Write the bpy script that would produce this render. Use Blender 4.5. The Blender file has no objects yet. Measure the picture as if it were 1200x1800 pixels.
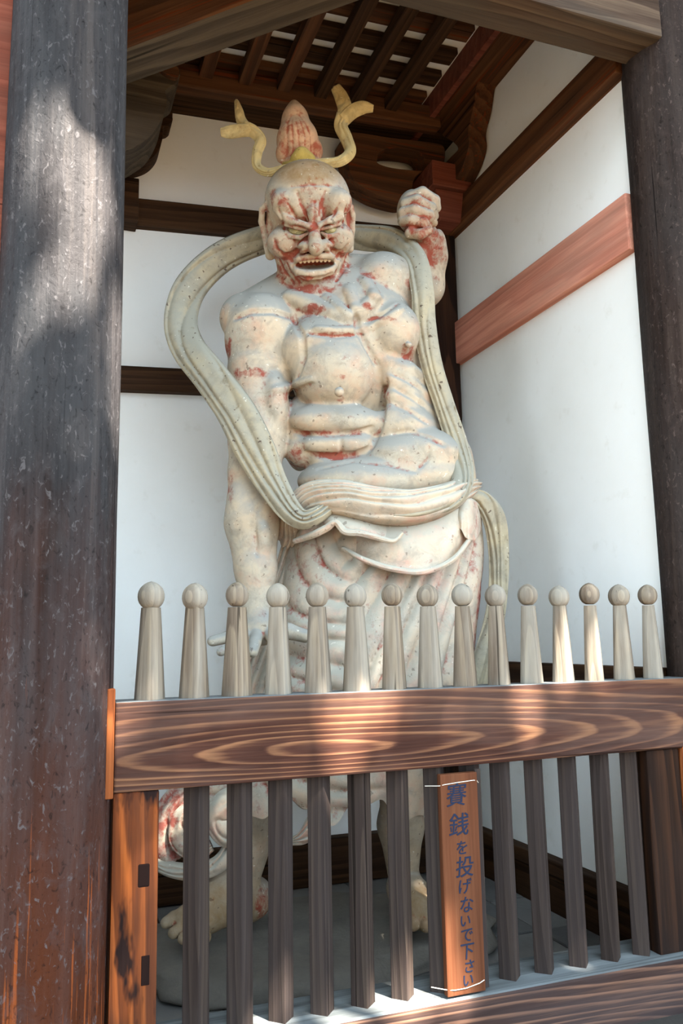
import bpy, bmesh, math, random
import numpy as np
from mathutils import Matrix, Vector
rng = np.random.default_rng(7)
random.seed(7)
scene = bpy.context.scene
COL = scene.collection

# ------------------------------------------------------------------ camera
FPX = 1448.0
_X = np.array([4545 - 600., 1048 - 900., FPX]); _X /= np.linalg.norm(_X)
_Y = np.array([60 - 600., 1130 - 900., FPX]); _Y -= _X * (_X @ _Y); _Y /= np.linalg.norm(_Y)
_Z = np.cross(_X, _Y)
RC = np.stack([_X, _Y, _Z], 1)                 # image axes (right, down, forward) from world axes
CAM = np.array([0., -2.9, 1.6])
cam_data = bpy.data.cameras.new('camera'); cam = bpy.data.objects.new('camera', cam_data); COL.objects.link(cam)
cam_data.sensor_fit = 'VERTICAL'; cam_data.sensor_height = 36.0; cam_data.lens = FPX / 1800 * 36
cam_data.clip_start = 0.05; cam_data.clip_end = 500
m = Matrix.Identity(4)
for i in range(3):
    m[i][0] = RC[0][i]; m[i][1] = -RC[1][i]; m[i][2] = -RC[2][i]; m[i][3] = CAM[i]
cam.matrix_world = m
scene.camera = cam

# ------------------------------------------------------------------ world, sun, exposure
SUN_EL, SUN_AZ = math.radians(56), math.radians(26)      # azimuth measured from -Y towards +X
SUN = np.array([math.sin(SUN_AZ) * math.cos(SUN_EL), -math.cos(SUN_AZ) * math.cos(SUN_EL), math.sin(SUN_EL)])
w = bpy.data.worlds.new('sky'); scene.world = w; w.use_nodes = True
bg = w.node_tree.nodes['Background']; bg.inputs[0].default_value = (0.70, 0.86, 1.0, 1); bg.inputs[1].default_value = 7.2
sd = bpy.data.lights.new('sun', 'SUN'); sd.energy = 78.0; sd.angle = math.radians(0.53); sd.color = (1.0, 0.92, 0.80)
so = bpy.data.objects.new('sun', sd); COL.objects.link(so)
so.rotation_euler = Vector(SUN).to_track_quat('Z', 'Y').to_euler(); so.location = Vector(SUN * 20)
scene.view_settings.view_transform = 'Standard'; scene.view_settings.look = 'None'
scene.view_settings.exposure = 0.0; scene.view_settings.gamma = 1.0
scene.view_settings.use_curve_mapping = False

# ------------------------------------------------------------------ photograph geometry helpers
def ray(px, py): return RC.T @ np.array([px - 600., py - 900., FPX])
def onY(px, py, v):
    d = ray(px, py); return CAM + d * ((v - CAM[1]) / d[1])
def onX(px, py, v):
    d = ray(px, py); return CAM + d * ((v - CAM[0]) / d[0])
def onZ(px, py, v):
    d = ray(px, py); return CAM + d * ((v - CAM[2]) / d[2])

# ------------------------------------------------------------------ object helpers
def tag(o, label=None, cat=None, group=None, kind=None):
    if label: o['label'] = label
    if cat: o['category'] = cat
    if group: o['group'] = group
    if kind: o['kind'] = kind
    return o
def empty(name, loc=(0, 0, 0), rz=0.0):
    o = bpy.data.objects.new(name, None); o.location = loc; o.rotation_euler = (0, 0, rz)
    o.empty_display_size = 0.1; COL.objects.link(o); return o
def link(name, me, mat=None, parent=None, world=None):
    o = bpy.data.objects.new(name, me); COL.objects.link(o)
    if mat is not None and not me.materials: me.materials.append(mat)
    if world is not None: o.matrix_world = world
    if parent is not None:
        mw = o.matrix_world.copy(); o.parent = parent
        o.matrix_parent_inverse = Matrix.Identity(4)
        o.matrix_basis = pw(parent).inverted() @ mw
    return o
def pw(o):
    M = o.matrix_basis if o.type != 'EMPTY' or True else None
    return (pw(o.parent) @ o.matrix_basis) if o.parent else o.matrix_basis.copy()
def setm(o, M): o.matrix_basis = M
def np_mesh(name, V, F, smooth=True, attrs=None, fix=False):
    V = np.asarray(V, np.float32); F = np.asarray(F, np.int32)
    me = bpy.data.meshes.new(name)
    n = F.shape[1]
    me.vertices.add(len(V)); me.vertices.foreach_set('co', V.ravel())
    me.loops.add(F.size); me.loops.foreach_set('vertex_index', F.ravel())
    me.polygons.add(len(F)); me.polygons.foreach_set('loop_start', np.arange(0, F.size, n, dtype=np.int32))
    me.polygons.foreach_set('loop_total', np.full(len(F), n, np.int32))
    if smooth: me.polygons.foreach_set('use_smooth', np.ones(len(F), bool))
    me.update(calc_edges=True); me.validate()
    for k, a in (attrs or {}).items():
        at = me.attributes.new(k, 'FLOAT', 'POINT'); at.data.foreach_set('value', np.asarray(a, np.float32))
    if fix:
        bm = bmesh.new(); bm.from_mesh(me); bmesh.ops.recalc_face_normals(bm, faces=bm.faces); bm.to_mesh(me); bm.free()
    return me
def box_mesh(name, lx, ly, lz, bev=0.006, sub=None):
    bm = bmesh.new(); bmesh.ops.create_cube(bm, size=1)
    bmesh.ops.scale(bm, vec=(lx, ly, lz), verts=bm.verts)
    if bev: bmesh.ops.bevel(bm, geom=bm.edges[:], offset=bev, segments=2, affect='EDGES', profile=0.6)
    me = bpy.data.meshes.new(name); bm.to_mesh(me); bm.free(); return me
def box(name, x0, x1, y0, y1, z0, z1, mat, parent=None, bev=0.006):
    me = box_mesh(name, x1 - x0, y1 - y0, z1 - z0, bev)
    return link(name, me, mat, parent, Matrix.Translation(((x0 + x1) / 2, (y0 + y1) / 2, (z0 + z1) / 2)))
def beam(name, A, B, wid, hei, mat, parent=None, bev=0.008, up=(0, 0, 1)):
    """box whose local X runs from A to B (centre line)"""
    A, B = Vector(A), Vector(B); x = (B - A); L = x.length; x.normalize()
    y = Vector(up).cross(x).normalized(); z = x.cross(y)
    M = Matrix((x, y, z)).transposed().to_4x4(); M.translation = (A + B) / 2
    return link(name, box_mesh(name, L, wid, hei, bev), mat, parent, M)
def prism(name, pts, ext, mat, parent=None, bev=0.006):
    """polygon (world points, planar) extruded by the vector ext"""
    c = Vector(np.mean(pts, axis=0)); bm = bmesh.new()
    vs = [bm.verts.new(Vector(p) - c) for p in pts]; f = bm.faces.new(vs)
    r = bmesh.ops.extrude_face_region(bm, geom=[f])
    bmesh.ops.translate(bm, vec=Vector(ext), verts=[g for g in r['geom'] if isinstance(g, bmesh.types.BMVert)])
    bmesh.ops.recalc_face_normals(bm, faces=bm.faces)
    if bev: bmesh.ops.bevel(bm, geom=[e for e in bm.edges], offset=bev, segments=1, affect='EDGES')
    me = bpy.data.meshes.new(name); bm.to_mesh(me); bm.free()
    return link(name, me, mat, parent, Matrix.Translation(c))
def curve_mesh(name, loops, depth):
    """filled 2-D outline with holes, extruded; returns a mesh in the XY plane"""
    cu = bpy.data.curves.new(name, 'CURVE'); cu.dimensions = '2D'; cu.fill_mode = 'BOTH'; cu.extrude = depth / 2; cu.bevel_depth = 0.004
    for lp in loops:
        s = cu.splines.new('POLY'); s.points.add(len(lp) - 1); s.use_cyclic_u = True
        for q, p in zip(s.points, lp): q.co = (p[0], p[1], 0, 1)
    o = bpy.data.objects.new(name, cu); COL.objects.link(o)
    dg = bpy.context.evaluated_depsgraph_get(); me = bpy.data.meshes.new_from_object(o.evaluated_get(dg))
    bpy.data.objects.remove(o); me.name = name; return me
def smooth_loop(pts, n=6):
    pts = np.asarray(pts, float); N = len(pts); out = []
    for i in range(N):
        p0, p1, p2, p3 = pts[i - 1], pts[i], pts[(i + 1) % N], pts[(i + 2) % N]
        for k in range(n):
            t = k / n
            out.append(.5 * ((2 * p1) + (-p0 + p2) * t + (2 * p0 - 5 * p1 + 4 * p2 - p3) * t * t + (-p0 + 3 * p1 - 3 * p2 + p3) * t ** 3))
    return out

# ------------------------------------------------------------------ material helpers
class NT:
    def __init__(s, name):
        s.m = bpy.data.materials.new(name); s.m.use_nodes = True; s.t = s.m.node_tree
        s.b = s.t.nodes['Principled BSDF']
    def n(s, typ, ins=None, **kw):
        nd = s.t.nodes.new(typ)
        for k, v in kw.items(): setattr(nd, k, v)
        for k, v in (ins or {}).items():
            if isinstance(v, bpy.types.NodeSocket): s.t.links.new(v, nd.inputs[k])
            else: nd.inputs[k].default_value = v
        return nd
    def math(s, op, a, b=0.0, c=None, clamp=False):
        d = {0: a, 1: b}
        if c is not None: d[2] = c
        return s.n('ShaderNodeMath', d, operation=op, use_clamp=clamp).outputs[0]
    def mix(s, f, a, b, mode='MIX'):
        nd = s.n('ShaderNodeMix', data_type='RGBA', blend_type=mode)
        for k, v in ((0, f), (6, a), (7, b)):
            if isinstance(v, bpy.types.NodeSocket): s.t.links.new(v, nd.inputs[k])
            else: nd.inputs[k].default_value = v if not isinstance(v, tuple) or len(v) == 4 else (*v, 1)
        return nd.outputs[2]
    def ramp(s, f, stops):
        nd = s.n('ShaderNodeValToRGB', {0: f}); cr = nd.color_ramp
        while len(cr.elements) < len(stops): cr.elements.new(0.5)
        for e, (p, c) in zip(cr.elements, stops):
            e.position = p; e.color = (*c, 1) if isinstance(c, tuple) else (c, c, c, 1)
        return nd.outputs[0]
    def noise(s, vec, scale, detail=4, rough=.55, dist=0.0):
        return s.n('ShaderNodeTexNoise', {'Vector': vec, 'Scale': scale, 'Detail': detail, 'Roughness': rough, 'Distortion': dist}).outputs[0]
    def mapping(s, vec, scale=(1, 1, 1), loc=(0, 0, 0), rot=(0, 0, 0)):
        return s.n('ShaderNodeMapping', {'Vector': vec, 'Scale': scale, 'Location': loc, 'Rotation': rot}).outputs[0]
    def out(s, col, rough=.7, bump=None, bstr=.3, bdist=.01, spec=.3):
        def put(i, v):
            if isinstance(v, bpy.types.NodeSocket): s.t.links.new(v, s.b.inputs[i])
            else: s.b.inputs[i].default_value = v if not isinstance(v, tuple) or len(v) == 4 else (*v, 1)
        put('Base Color', col); put('Roughness', rough); put('Specular IOR Level', spec)
        if bump is not None:
            bn = s.n('ShaderNodeBump', {'Height': bump, 'Strength': bstr, 'Distance': bdist}); s.t.links.new(bn.outputs[0], s.b.inputs['Normal'])
        return s.m
def srgb(r, g, b):
    f = lambda c: ((c / 255 + .055) / 1.055) ** 2.4 if c > 10 else c / 255 / 12.92
    return (f(r), f(g), f(b))

def wood(name, dark, mid, light, axis=0, ring=9.0, warp=.35, grey=None, greyamt=.35, worn=None, wornamt=.0, rough=.62, stretch=.12, dist=(0, .35, .22), pits=False, contrast=1.0, zworn=None, wsc=(46, 1.2), thin=False):
    """long-grain timber: growth rings cut flat, fibres along the given local axis, weathering and worn patches"""
    t = NT(name); tc = t.n('ShaderNodeTexCoord').outputs['Object']
    inf = t.n('ShaderNodeObjectInfo').outputs['Random']
    off = t.n('ShaderNodeVectorMath', {0: t.n('ShaderNodeCombineXYZ', {0: inf, 1: inf, 2: inf}).outputs[0], 1: (7.3, 3.1, 5.7)}, operation='MULTIPLY').outputs[0]
    p = t.n('ShaderNodeVectorMath', {0: tc, 1: off}, operation='ADD').outputs[0]
    sc = [1, 1, 1]; sc[axis] = stretch
    g = t.mapping(tc, tuple(sc), dist)
    gn = t.mapping(p, tuple(sc))
    n1 = t.n('ShaderNodeTexNoise', {'Vector': gn, 'Scale': 2.6, 'Detail': 2.5, 'Roughness': .5})
    wv = t.n('ShaderNodeVectorMath', {0: n1.outputs['Color'], 1: (.5, .5, .5)}, operation='SUBTRACT').outputs[0]
    wv = t.n('ShaderNodeVectorMath', {0: wv, 'Scale': warp}, operation='SCALE').outputs[0]
    g2 = t.n('ShaderNodeVectorMath', {0: g, 1: wv}, operation='ADD').outputs[0]
    ln = t.n('ShaderNodeVectorMath', {0: g2}, operation='LENGTH').outputs['Value']
    fib_sc = [90, 90, 90]; fib_sc[axis] = 2.5
    fib = t.noise(t.mapping(p, tuple(fib_sc)), 1.0, 3, .6)
    r = t.math('FRACT', t.math('ADD', t.math('MULTIPLY', ln, ring), t.math('ADD', t.math('MULTIPLY', fib, .25), t.math('MULTIPLY', t.noise(gn, 5.0, 3, .6), 1.6))))
    rr = t.ramp(r, [(0, .2), (.55, .35), (.8, 1.0), (.9, .95), (1.0, .2)] if thin else [(0, .25), (.35, .45), (.8, .9), (.93, 1.0), (1.0, .2)])
    st_sc = [16, 16, 16]; st_sc[axis] = .5
    strk = t.noise(t.mapping(t.n('ShaderNodeVectorMath', {0: p, 1: wv}, operation='ADD').outputs[0], tuple(st_sc)), 1.0, 5, .62)
    cm = t.math('ADD', t.math('MULTIPLY', rr, .46 * contrast), t.math('ADD', t.math('MULTIPLY', fib, .36), t.math('MULTIPLY', t.math('SUBTRACT', strk, .30), .9)))
    col = t.ramp(cm, [(.22, dark), (.52, mid), (.85, light)])
    bl_sc = [5, 5, 5]; bl_sc[axis] = .9
    blotch = t.noise(t.mapping(p, tuple(bl_sc)), 1.0, 5, .6)
    if grey: col = t.mix(t.math('MULTIPLY', t.ramp(blotch, [(.42, 0.), (.62, 1.)]), greyamt), col, grey)
    if worn:
        ws = [wsc[0]] * 3; ws[axis] = wsc[1]
        wn = t.noise(t.mapping(p, tuple(ws), (3.3, 1.7, .4)), 1.0, 4, .55)
        if zworn:
            z = t.n('ShaderNodeSeparateXYZ', {0: tc}).outputs[2]
            zz = t.n('ShaderNodeMapRange', {0: z, 1: zworn[0], 2: zworn[1], 3: 0.05, 4: -0.34}).outputs[0]
            wn = t.math('ADD', wn, zz)
        if zworn:
            lowm = t.n('ShaderNodeMapRange', {0: t.math('ADD', z, t.math('MULTIPLY', t.math('SUBTRACT', blotch, .5), 2.2)), 1: .2, 2: 2.1, 3: .9, 4: 0.}).outputs[0]
            col = t.mix(lowm, col, t.mix(strk, tuple(c * .10 for c in worn), tuple(c * .42 for c in worn)))
        wm = t.ramp(wn, [(.5 + .14 - wornamt * .2, 0.), (.5 + .2 - wornamt * .2, 1.)])
        wcol = t.mix(fib, worn, tuple(c * .55 for c in worn))
        col = t.mix(wm, col, wcol)
    hs = t.math('ADD', t.math('MULTIPLY', fib, .6), t.math('MULTIPLY', rr, .25))
    if pits:
        vo = t.noise(t.mapping(p, (14, 14, 9)), 1.0, 5, .62, .6)
        hs = t.math('ADD', hs, t.math('MULTIPLY', vo, 1.6))
        fk = t.noise(t.mapping(p, (60, 60, 34), (2, 5, 1)), 1.0, 3, .6, .8)
        col = t.mix(t.ramp(fk, [(.60, 0.), (.70, .55)]), col, tuple(min(1, c * 3 + .02) for c in mid))
        col = t.mix(t.ramp(fk, [(.30, .6), (.40, 0.)]), col, tuple(c * .4 for c in dark))
        hs = t.math('ADD', hs, t.math('MULTIPLY', fk, 1.0))
        col = t.mix(t.ramp(vo, [(.55, 0.), (.75, .4)]), col, tuple(min(1, c * 1.9 + .01) for c in mid))
    # sparse checks along the grain
    cs = [38, 38, 38]; cs[axis] = .55
    crk = t.noise(t.mapping(p, tuple(cs)), 1.0, 2, .4)
    cmk = t.ramp(crk, [(.70, 0.), (.735, 1.)])
    col = t.mix(t.math('MULTIPLY', cmk, .75), col, tuple(c * .25 for c in dark))
    hs = t.math('SUBTRACT', hs, t.math('MULTIPLY', cmk, .5))
    return t.out(col, rough, hs, .45, .006, .05)

M = {}
M['rail'] = wood('rail_wood', srgb(30, 17, 15), srgb(64, 40, 32), srgb(120, 85, 61), 0, 46, .24, srgb(80, 64, 58), .55, stretch=.085, dist=(.03, .07, .02), rough=.55, thin=True, contrast=.85)
M['sill'] = wood('sill_wood', srgb(28, 20, 20), srgb(56, 42, 38), srgb(112, 82, 66), 0, 40, .2, srgb(62, 54, 54), .5, stretch=.1, dist=(.1, .12, .2), thin=True)
M['picket'] = wood('picket_wood', srgb(76, 65, 56), srgb(111, 99, 86), srgb(145, 131, 111), 2, 40, .1, srgb(149, 145, 135), .6, stretch=.06, dist=(.05, .04, 0), contrast=.7)
M['bar'] = wood('bar_wood', srgb(33, 27, 23), srgb(48, 40, 37), srgb(67, 57, 50), 2, 40, .1, srgb(52, 47, 47), .5, stretch=.06, dist=(.05, .04, 0), contrast=.7)
M['post'] = wood('post_wood', srgb(52, 26, 14), srgb(112, 56, 24), srgb(160, 86, 38), 2, 30, .2, srgb(62, 42, 34), .6, stretch=.1, dist=(.08, .14, 0), worn=srgb(38, 26, 24), wornamt=.62, wsc=(9, 2.6), thin=True)
M['darkpost'] = wood('dark_post_wood', srgb(17, 10, 8), srgb(33, 21, 15), srgb(57, 36, 24), 2, 24, .25, srgb(30, 25, 24), .6, stretch=.1, dist=(.08, .2, 0))
M['pillar'] = wood('pillar_wood', srgb(28, 26, 27), srgb(46, 44, 45), srgb(73, 68, 66), 2, 14, .3, srgb(57, 58, 60), .55, worn=srgb(128, 66, 34), wornamt=.34, stretch=.05, dist=(.1, .12, 0), pits=True, contrast=.4, zworn=(.2, 2.9))
M['pillar2'] = wood('far_pillar_wood', srgb(29, 23, 21), srgb(49, 39, 35), srgb(72, 61, 54), 2, 14, .3, srgb(57, 52, 50), .5, stretch=.05, dist=(.1, .12, 0), pits=True, contrast=.4)
M['dark'] = wood('smoked_wood', srgb(30, 20, 13), srgb(50, 34, 22), srgb(73, 50, 32), 0, 26, .2, srgb(52, 37, 29), .5, stretch=.08)
M['red'] = wood('red_painted_wood', srgb(164, 101, 83), srgb(201, 131, 110), srgb(232, 165, 140), 0, 14, .2, srgb(153, 122, 107), .45, stretch=.08, contrast=.6)
M['redbeam'] = wood('red_worn_wood', srgb(52, 32, 21), srgb(75, 48, 32), srgb(101, 66, 42), 0, 14, .2, srgb(59, 44, 33), .5, worn=srgb(115, 55, 28), wornamt=.28, stretch=.08)
M['weather'] = wood('weathered_beam', srgb(37, 31, 26), srgb(62, 53, 43), srgb(86, 75, 61), 0, 13, .3, srgb(53, 47, 41), .6, stretch=.1)
M['lintel'] = wood('lintel_wood', srgb(39, 30, 23), srgb(65, 52, 43), srgb(91, 77, 64), 0, 12, .3, srgb(65, 62, 57), .6, stretch=.1)
M['board'] = wood('notice_wood', srgb(64, 35, 21), srgb(88, 51, 33), srgb(108, 70, 47), 2, 16, .12, srgb(78, 54, 40), .3, stretch=.05, dist=(.06, .1, 0), contrast=.5)

M['weathered_top'] = wood('weathered_top_grain', srgb(60, 60, 60), srgb(92, 96, 97), srgb(124, 129, 130), 0, 22, .3, srgb(108, 113, 116), .6, stretch=.08, contrast=.7)
M['end_strip'] = wood('strip_wood', srgb(60, 30, 18), srgb(104, 56, 30), srgb(140, 80, 44), 2, 30, .2, stretch=.1)
M['red2'] = wood('old_red_wood', srgb(84, 42, 32), srgb(112, 60, 46), srgb(132, 76, 60), 0, 14, .2, srgb(84, 56, 46), .45, stretch=.08, contrast=.6)
t = NT('plug_dark'); M['plug'] = t.out(srgb(30, 20, 18), .9, spec=.03)
def plaster():
    t = NT('white_plaster'); tc = t.n('ShaderNodeTexCoord').outputs['Object']
    a = t.noise(tc, 1.3, 5, .6); b = t.noise(tc, 9, 5, .6); c = t.noise(t.mapping(tc, (14, 14, 2)), 1, 3)
    col = t.mix(t.ramp(a, [(.35, 0.), (.75, 1.)]), srgb(243, 243, 240), srgb(236, 235, 230))
    col = t.mix(t.math('MULTIPLY', t.ramp(b, [(.6, 0.), (.8, 1.)]), .25), col, srgb(200, 194, 178))
    return t.out(col, .95, t.math('ADD', b, t.math('MULTIPLY', c, .4)), .12, .01, .1)
M['plaster'] = plaster()
def stone(name, c1, c2, c3, sc=3.0):
    t = NT(name); tc = t.n('ShaderNodeTexCoord').outputs['Object']
    inf = t.n('ShaderNodeObjectInfo').outputs['Random']
    a = t.noise(tc, sc, 6, .62); b = t.noise(tc, sc * 9, 5, .6)
    col = t.ramp(a, [(.3, c1), (.5, c2), (.75, c3)])
    col = t.mix(t.math('MULTIPLY', b, .5), col, tuple(c * .6 for c in c1))
    col = t.mix(.5, col, t.mix(inf, tuple(c * .75 for c in c2), c3))
    return t.out(col, .85, t.math('ADD', a, t.math('MULTIPLY', b, .3)), .5, .02, .06)
M['slab'] = stone('floor_stone', srgb(84, 84, 86), srgb(112, 112, 112), srgb(136, 134, 130))
M['rock'] = stone('pedestal_stone', srgb(78, 76, 76), srgb(106, 102, 98), srgb(132, 126, 116), 5)
M['gravel'] = stone('gravel', srgb(71, 59, 44), srgb(84, 70, 51), srgb(96, 80, 59), 6)
M['earth'] = stone('joint_earth', srgb(44, 42, 42), srgb(56, 54, 52), srgb(66, 62, 58))

def statue_mat(name, base, pale, pink, redc, dust, dustamt, redk, cavk, noisered=.0, speck=.5):
    """flaking pigment over red undercoat; 'red' and 'cav' vertex attributes say where the undercoat is bared, dust lies on upward faces"""
    t = NT(name); tc = t.n('ShaderNodeTexCoord').outputs['Object']
    at = lambda n: t.n('ShaderNodeAttribute', attribute_name=n).outputs['Fac']
    n1 = t.noise(tc, 5.0, 6, .62); n2 = t.noise(tc, 22.0, 6, .66, .4); n3 = t.noise(tc, 70.0, 4, .6)
    col = t.mix(t.ramp(n1, [(.38, 0.), (.62, 1.)]), base, pale)
    col = t.mix(t.math('MULTIPLY', t.ramp(t.noise(t.mapping(tc, (1, 1, 1), (4, 7, 2)), 7.0, 5, .65), [(.5, 0.), (.68, 1.)]), .6), col, pink)
    # grime: grey-brown mottling, fine crackle, pale patches
    n4 = t.noise(t.mapping(tc, (1, 1, 1), (6, 1, 8)), 11.0, 7, .7, .5)
    col = t.mix(t.math('MULTIPLY', t.ramp(n4, [(.48, 0.), (.64, 1.)]), .62), col, tuple(c * .62 for c in pale))
    col = t.mix(t.math('MULTIPLY', t.ramp(n4, [(.28, 1.), (.42, 0.)]), .45), col, tuple(min(1, c * 1.22) for c in base))
    ck = t.n('ShaderNodeTexVoronoi', {'Vector': t.n('ShaderNodeVectorMath', {0: tc, 1: t.n('ShaderNodeVectorMath', {0: t.n('ShaderNodeTexNoise', {'Vector': tc, 'Scale': 14.0}).outputs['Color'], 'Scale': .12}, operation='SCALE').outputs[0]}, operation='ADD').outputs[0], 'Scale': 16.0}, feature='DISTANCE_TO_EDGE').outputs['Distance']
    ckm = t.math('MULTIPLY', t.ramp(ck, [(.0, 1.), (.022, 0.)]), t.ramp(n1, [(.52, 0.), (.62, 1.)]))
    col = t.mix(t.math('MULTIPLY', ckm, .45), col, tuple(c * .4 for c in base))
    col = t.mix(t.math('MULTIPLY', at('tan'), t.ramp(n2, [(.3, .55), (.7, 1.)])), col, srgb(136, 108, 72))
    # dust on upward faces
    nz = t.n('ShaderNodeSeparateXYZ', {0: t.n('ShaderNodeNewGeometry').outputs['Normal']}).outputs[2]
    du = t.n('ShaderNodeMapRange', {0: t.math('ADD', nz, t.math('MULTIPLY', t.math('SUBTRACT', n2, .5), .6)), 1: .0, 2: .42, 3: 0., 4: dustamt}).outputs[0]
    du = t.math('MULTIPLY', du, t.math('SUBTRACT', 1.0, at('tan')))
    col = t.mix(du, col, dust)
    # bared red
    rm = t.math('ADD', t.math('MULTIPLY', at('red'), redk), t.math('MULTIPLY', at('cav'), cavk))
    rm = t.math('ADD', rm, t.math('MULTIPLY', t.math('SUBTRACT', n2, .5), 2.6))
    rm = t.math('ADD', rm, t.math('MULTIPLY', t.math('SUBTRACT', n1, .5), 1.2 + noisered))
    rmask = t.ramp(rm, [(.40, 0.), (.95, 1.)])
    col = t.mix(t.math('MULTIPLY', rmask, .86), col, t.mix(n3, redc, tuple(c * 1.2 for c in redc)))
    # tiny flaked specks, brown and chalk
    sp = t.noise(t.mapping(tc, (1, 1, 1), (1, 2, 3)), 34.0, 2, .5)
    col = t.mix(t.math('MULTIPLY', t.ramp(sp, [(.69, 0.), (.71, 1.)]), speck), col, srgb(70, 52, 44))
    sp2 = t.noise(t.mapping(tc, (1, 1, 1), (9, 5, 3)), 40.0, 3, .6)
    col = t.mix(t.math('MULTIPLY', t.ramp(sp2, [(.68, 0.), (.72, 1.)]), .5), col, srgb(236, 230, 214))
    h = t.math('ADD', t.math('MULTIPLY', n2, .6), t.math('SUBTRACT', t.math('MULTIPLY', n3, .3), t.math('MULTIPLY', rmask, .25)))
    return t.out(col, .8, h, .28, .008, .10)
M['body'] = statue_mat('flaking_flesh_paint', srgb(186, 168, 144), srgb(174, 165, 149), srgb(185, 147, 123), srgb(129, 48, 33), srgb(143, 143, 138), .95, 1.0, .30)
M['skirt'] = statue_mat('faded_skirt_paint', srgb(201, 180, 156), srgb(190, 180, 165), srgb(203, 149, 132), srgb(142, 58, 48), srgb(169, 166, 154), .95, .7, .36, .5, .45)
M['scarf'] = statue_mat('faded_scarf_paint', srgb(168, 156, 130), srgb(154, 147, 130), srgb(174, 161, 136), srgb(108, 94, 70), srgb(144, 142, 130), .95, .4, .5, .0, .8)
M['ribbon'] = statue_mat('ochre_ribbon_paint', srgb(188, 164, 112), srgb(174, 152, 104), srgb(194, 174, 126), srgb(124, 92, 56), srgb(164, 152, 116), .5, .3, .3, .0, .4)
M['hair'] = statue_mat('topknot_paint', srgb(196, 158, 122), srgb(188, 154, 124), srgb(192, 130, 100), srgb(140, 64, 44), srgb(168, 150, 128), .6, 1.1, .5, .6, .3)
M['gilt'] = statue_mat('gilt_band', srgb(186, 159, 84), srgb(170, 143, 73), srgb(194, 170, 105), srgb(108, 82, 43), srgb(181, 163, 105), .4, .4, .4, .1, .8)
t = NT('glazed_eye'); tc = t.n('ShaderNodeTexCoord').outputs['Object']
M['eye'] = t.out(t.ramp(t.noise(tc, 30, 4), [(.35, srgb(128, 120, 84)), (.6, srgb(166, 156, 116))]), .4, spec=.4)
t = NT('iris_dark'); M['iris'] = t.out(srgb(120, 114, 80), .4)
t = NT('tooth_white'); M['tooth'] = t.out(srgb(222, 206, 184), .5)
t = NT('ink_blue'); M['ink'] = t.out(srgb(34, 40, 58), .8, spec=.05)
t = NT('pale_wire'); M['wire'] = t.out(srgb(206, 200, 186), .45)
t = NT('leaf'); t.b.inputs['Roughness'].default_value = .6
M['leaf'] = t.out(srgb(74, 104, 46), .6)
t = NT('roof_tile'); M['tile'] = t.out(srgb(92, 92, 92), .8)
# ================================================================== the setting
YB, XW, ZF = 2.167, 2.74, 0.11
ST = 'structure'
g = box('ground', -22, 24, -30, 18, -0.3, 0.0, M['gravel'], bev=0); tag(g, 'pale gravel ground outside the gate', 'ground', kind=ST)
fl = box('floor', -0.3, 3.1, -0.12, 2.4, -0.05, ZF - .012, M['earth'], bev=0); tag(fl, 'stone paved floor of the gate bay', 'floor', kind=ST)
yy = .17; row = 0
while yy < YB - .02:
    dy = [.42, .36, .5, .4, .44][row % 5]; y1 = min(yy + dy, YB); xx = .16; k = 0
    while xx < XW - .02:
        dx = [.52, .7, .46, .62][(k + row * 3) % 4]; x1 = min(xx + dx, XW)
        s = box('floor_slab', xx + .006, x1 - .006, yy + .006, y1 - .006, ZF - .06, ZF + random.uniform(-.004, .004), M['slab'], fl, .008)
        xx = x1; k += 1
    yy = y1; row += 1
wb = box('wall_back', -.2, 3.0, YB, YB + .2, 0, 5.75, M['plaster'], bev=0); tag(wb, 'white plaster wall behind the statue', 'wall', kind=ST)
wr = box('wall_right', XW, XW + .22, .12, YB, 0, 5.75, M['plaster'], bev=0); tag(wr, 'white plaster side wall to the right of the statue', 'wall', kind=ST)
wl = box('wall_left', -.05, .15, .2, YB, 0, 5.75, M['plaster'], bev=0); tag(wl, 'white plaster side wall behind the near pillar', 'wall', kind=ST)

# timbers let into the walls
n_trim = [0]
def trim(o, label):
    n_trim[0] += 1; o.name = 'trim_%d' % n_trim[0]; o.data.name = o.name
    return tag(o, label, 'beam', kind=ST)
trim(beam('trim', (XW - .005, .19, 3.622), (XW - .005, YB, 3.622), .09, .30, M['red']), 'dusty red painted beam across the right wall')
trim(beam('trim', (XW - .01, .17, 4.515), (XW - .01, YB, 4.52), .12, .2, M['redbeam']), 'dark worn upper beam across the right wall')
trim(beam('trim', (XW - .005, .2, 1.355), (XW - .005, YB, 1.355), .10, .16, M['dark']), 'dark low rail across the right wall behind the pickets')
b = beam('baseboard_right', (XW - .03, .1, .348), (XW - .03, YB, .348), .10, .076, M['dark']); tag(b, 'dark base beam upper tier along the right wall', 'beam', kind=ST)
b2 = beam('ground_sill', (XW - .01, .1, .205), (XW - .01, YB, .205), .09, .20, M['dark'], b)
b = beam('baseboard_back', (.15, YB - .03, .25), (XW - .06, YB - .03, .25), .10, .27, M['dark']); tag(b, 'dark base beam along the back wall', 'beam', kind=ST)
trim(beam('trim', (.15, YB - .01, 4.267), (2.56, YB - .01, 4.42), .12, .178, M['dark']), 'dark beam across the back wall behind the head')
trim(beam('trim', (.15, YB - .01, 3.178), (2.56, YB - .01, 3.288), .12, .153, M['dark']), 'dark beam across the back wall behind the shoulder')
trim(beam('trim', (.15, YB - .1, 5.07 + .14), (XW, YB - .1, 5.20 + .14), .26, .36, M['dark']), 'dark heavy head beam along the top of the back wall')
trim(beam('trim', (.15, 1.78, 5.01), (2.5, 1.78, 5.135), .1, .15, M['redbeam']), 'reddish fascia under the ends of the ceiling ribs')
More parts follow.
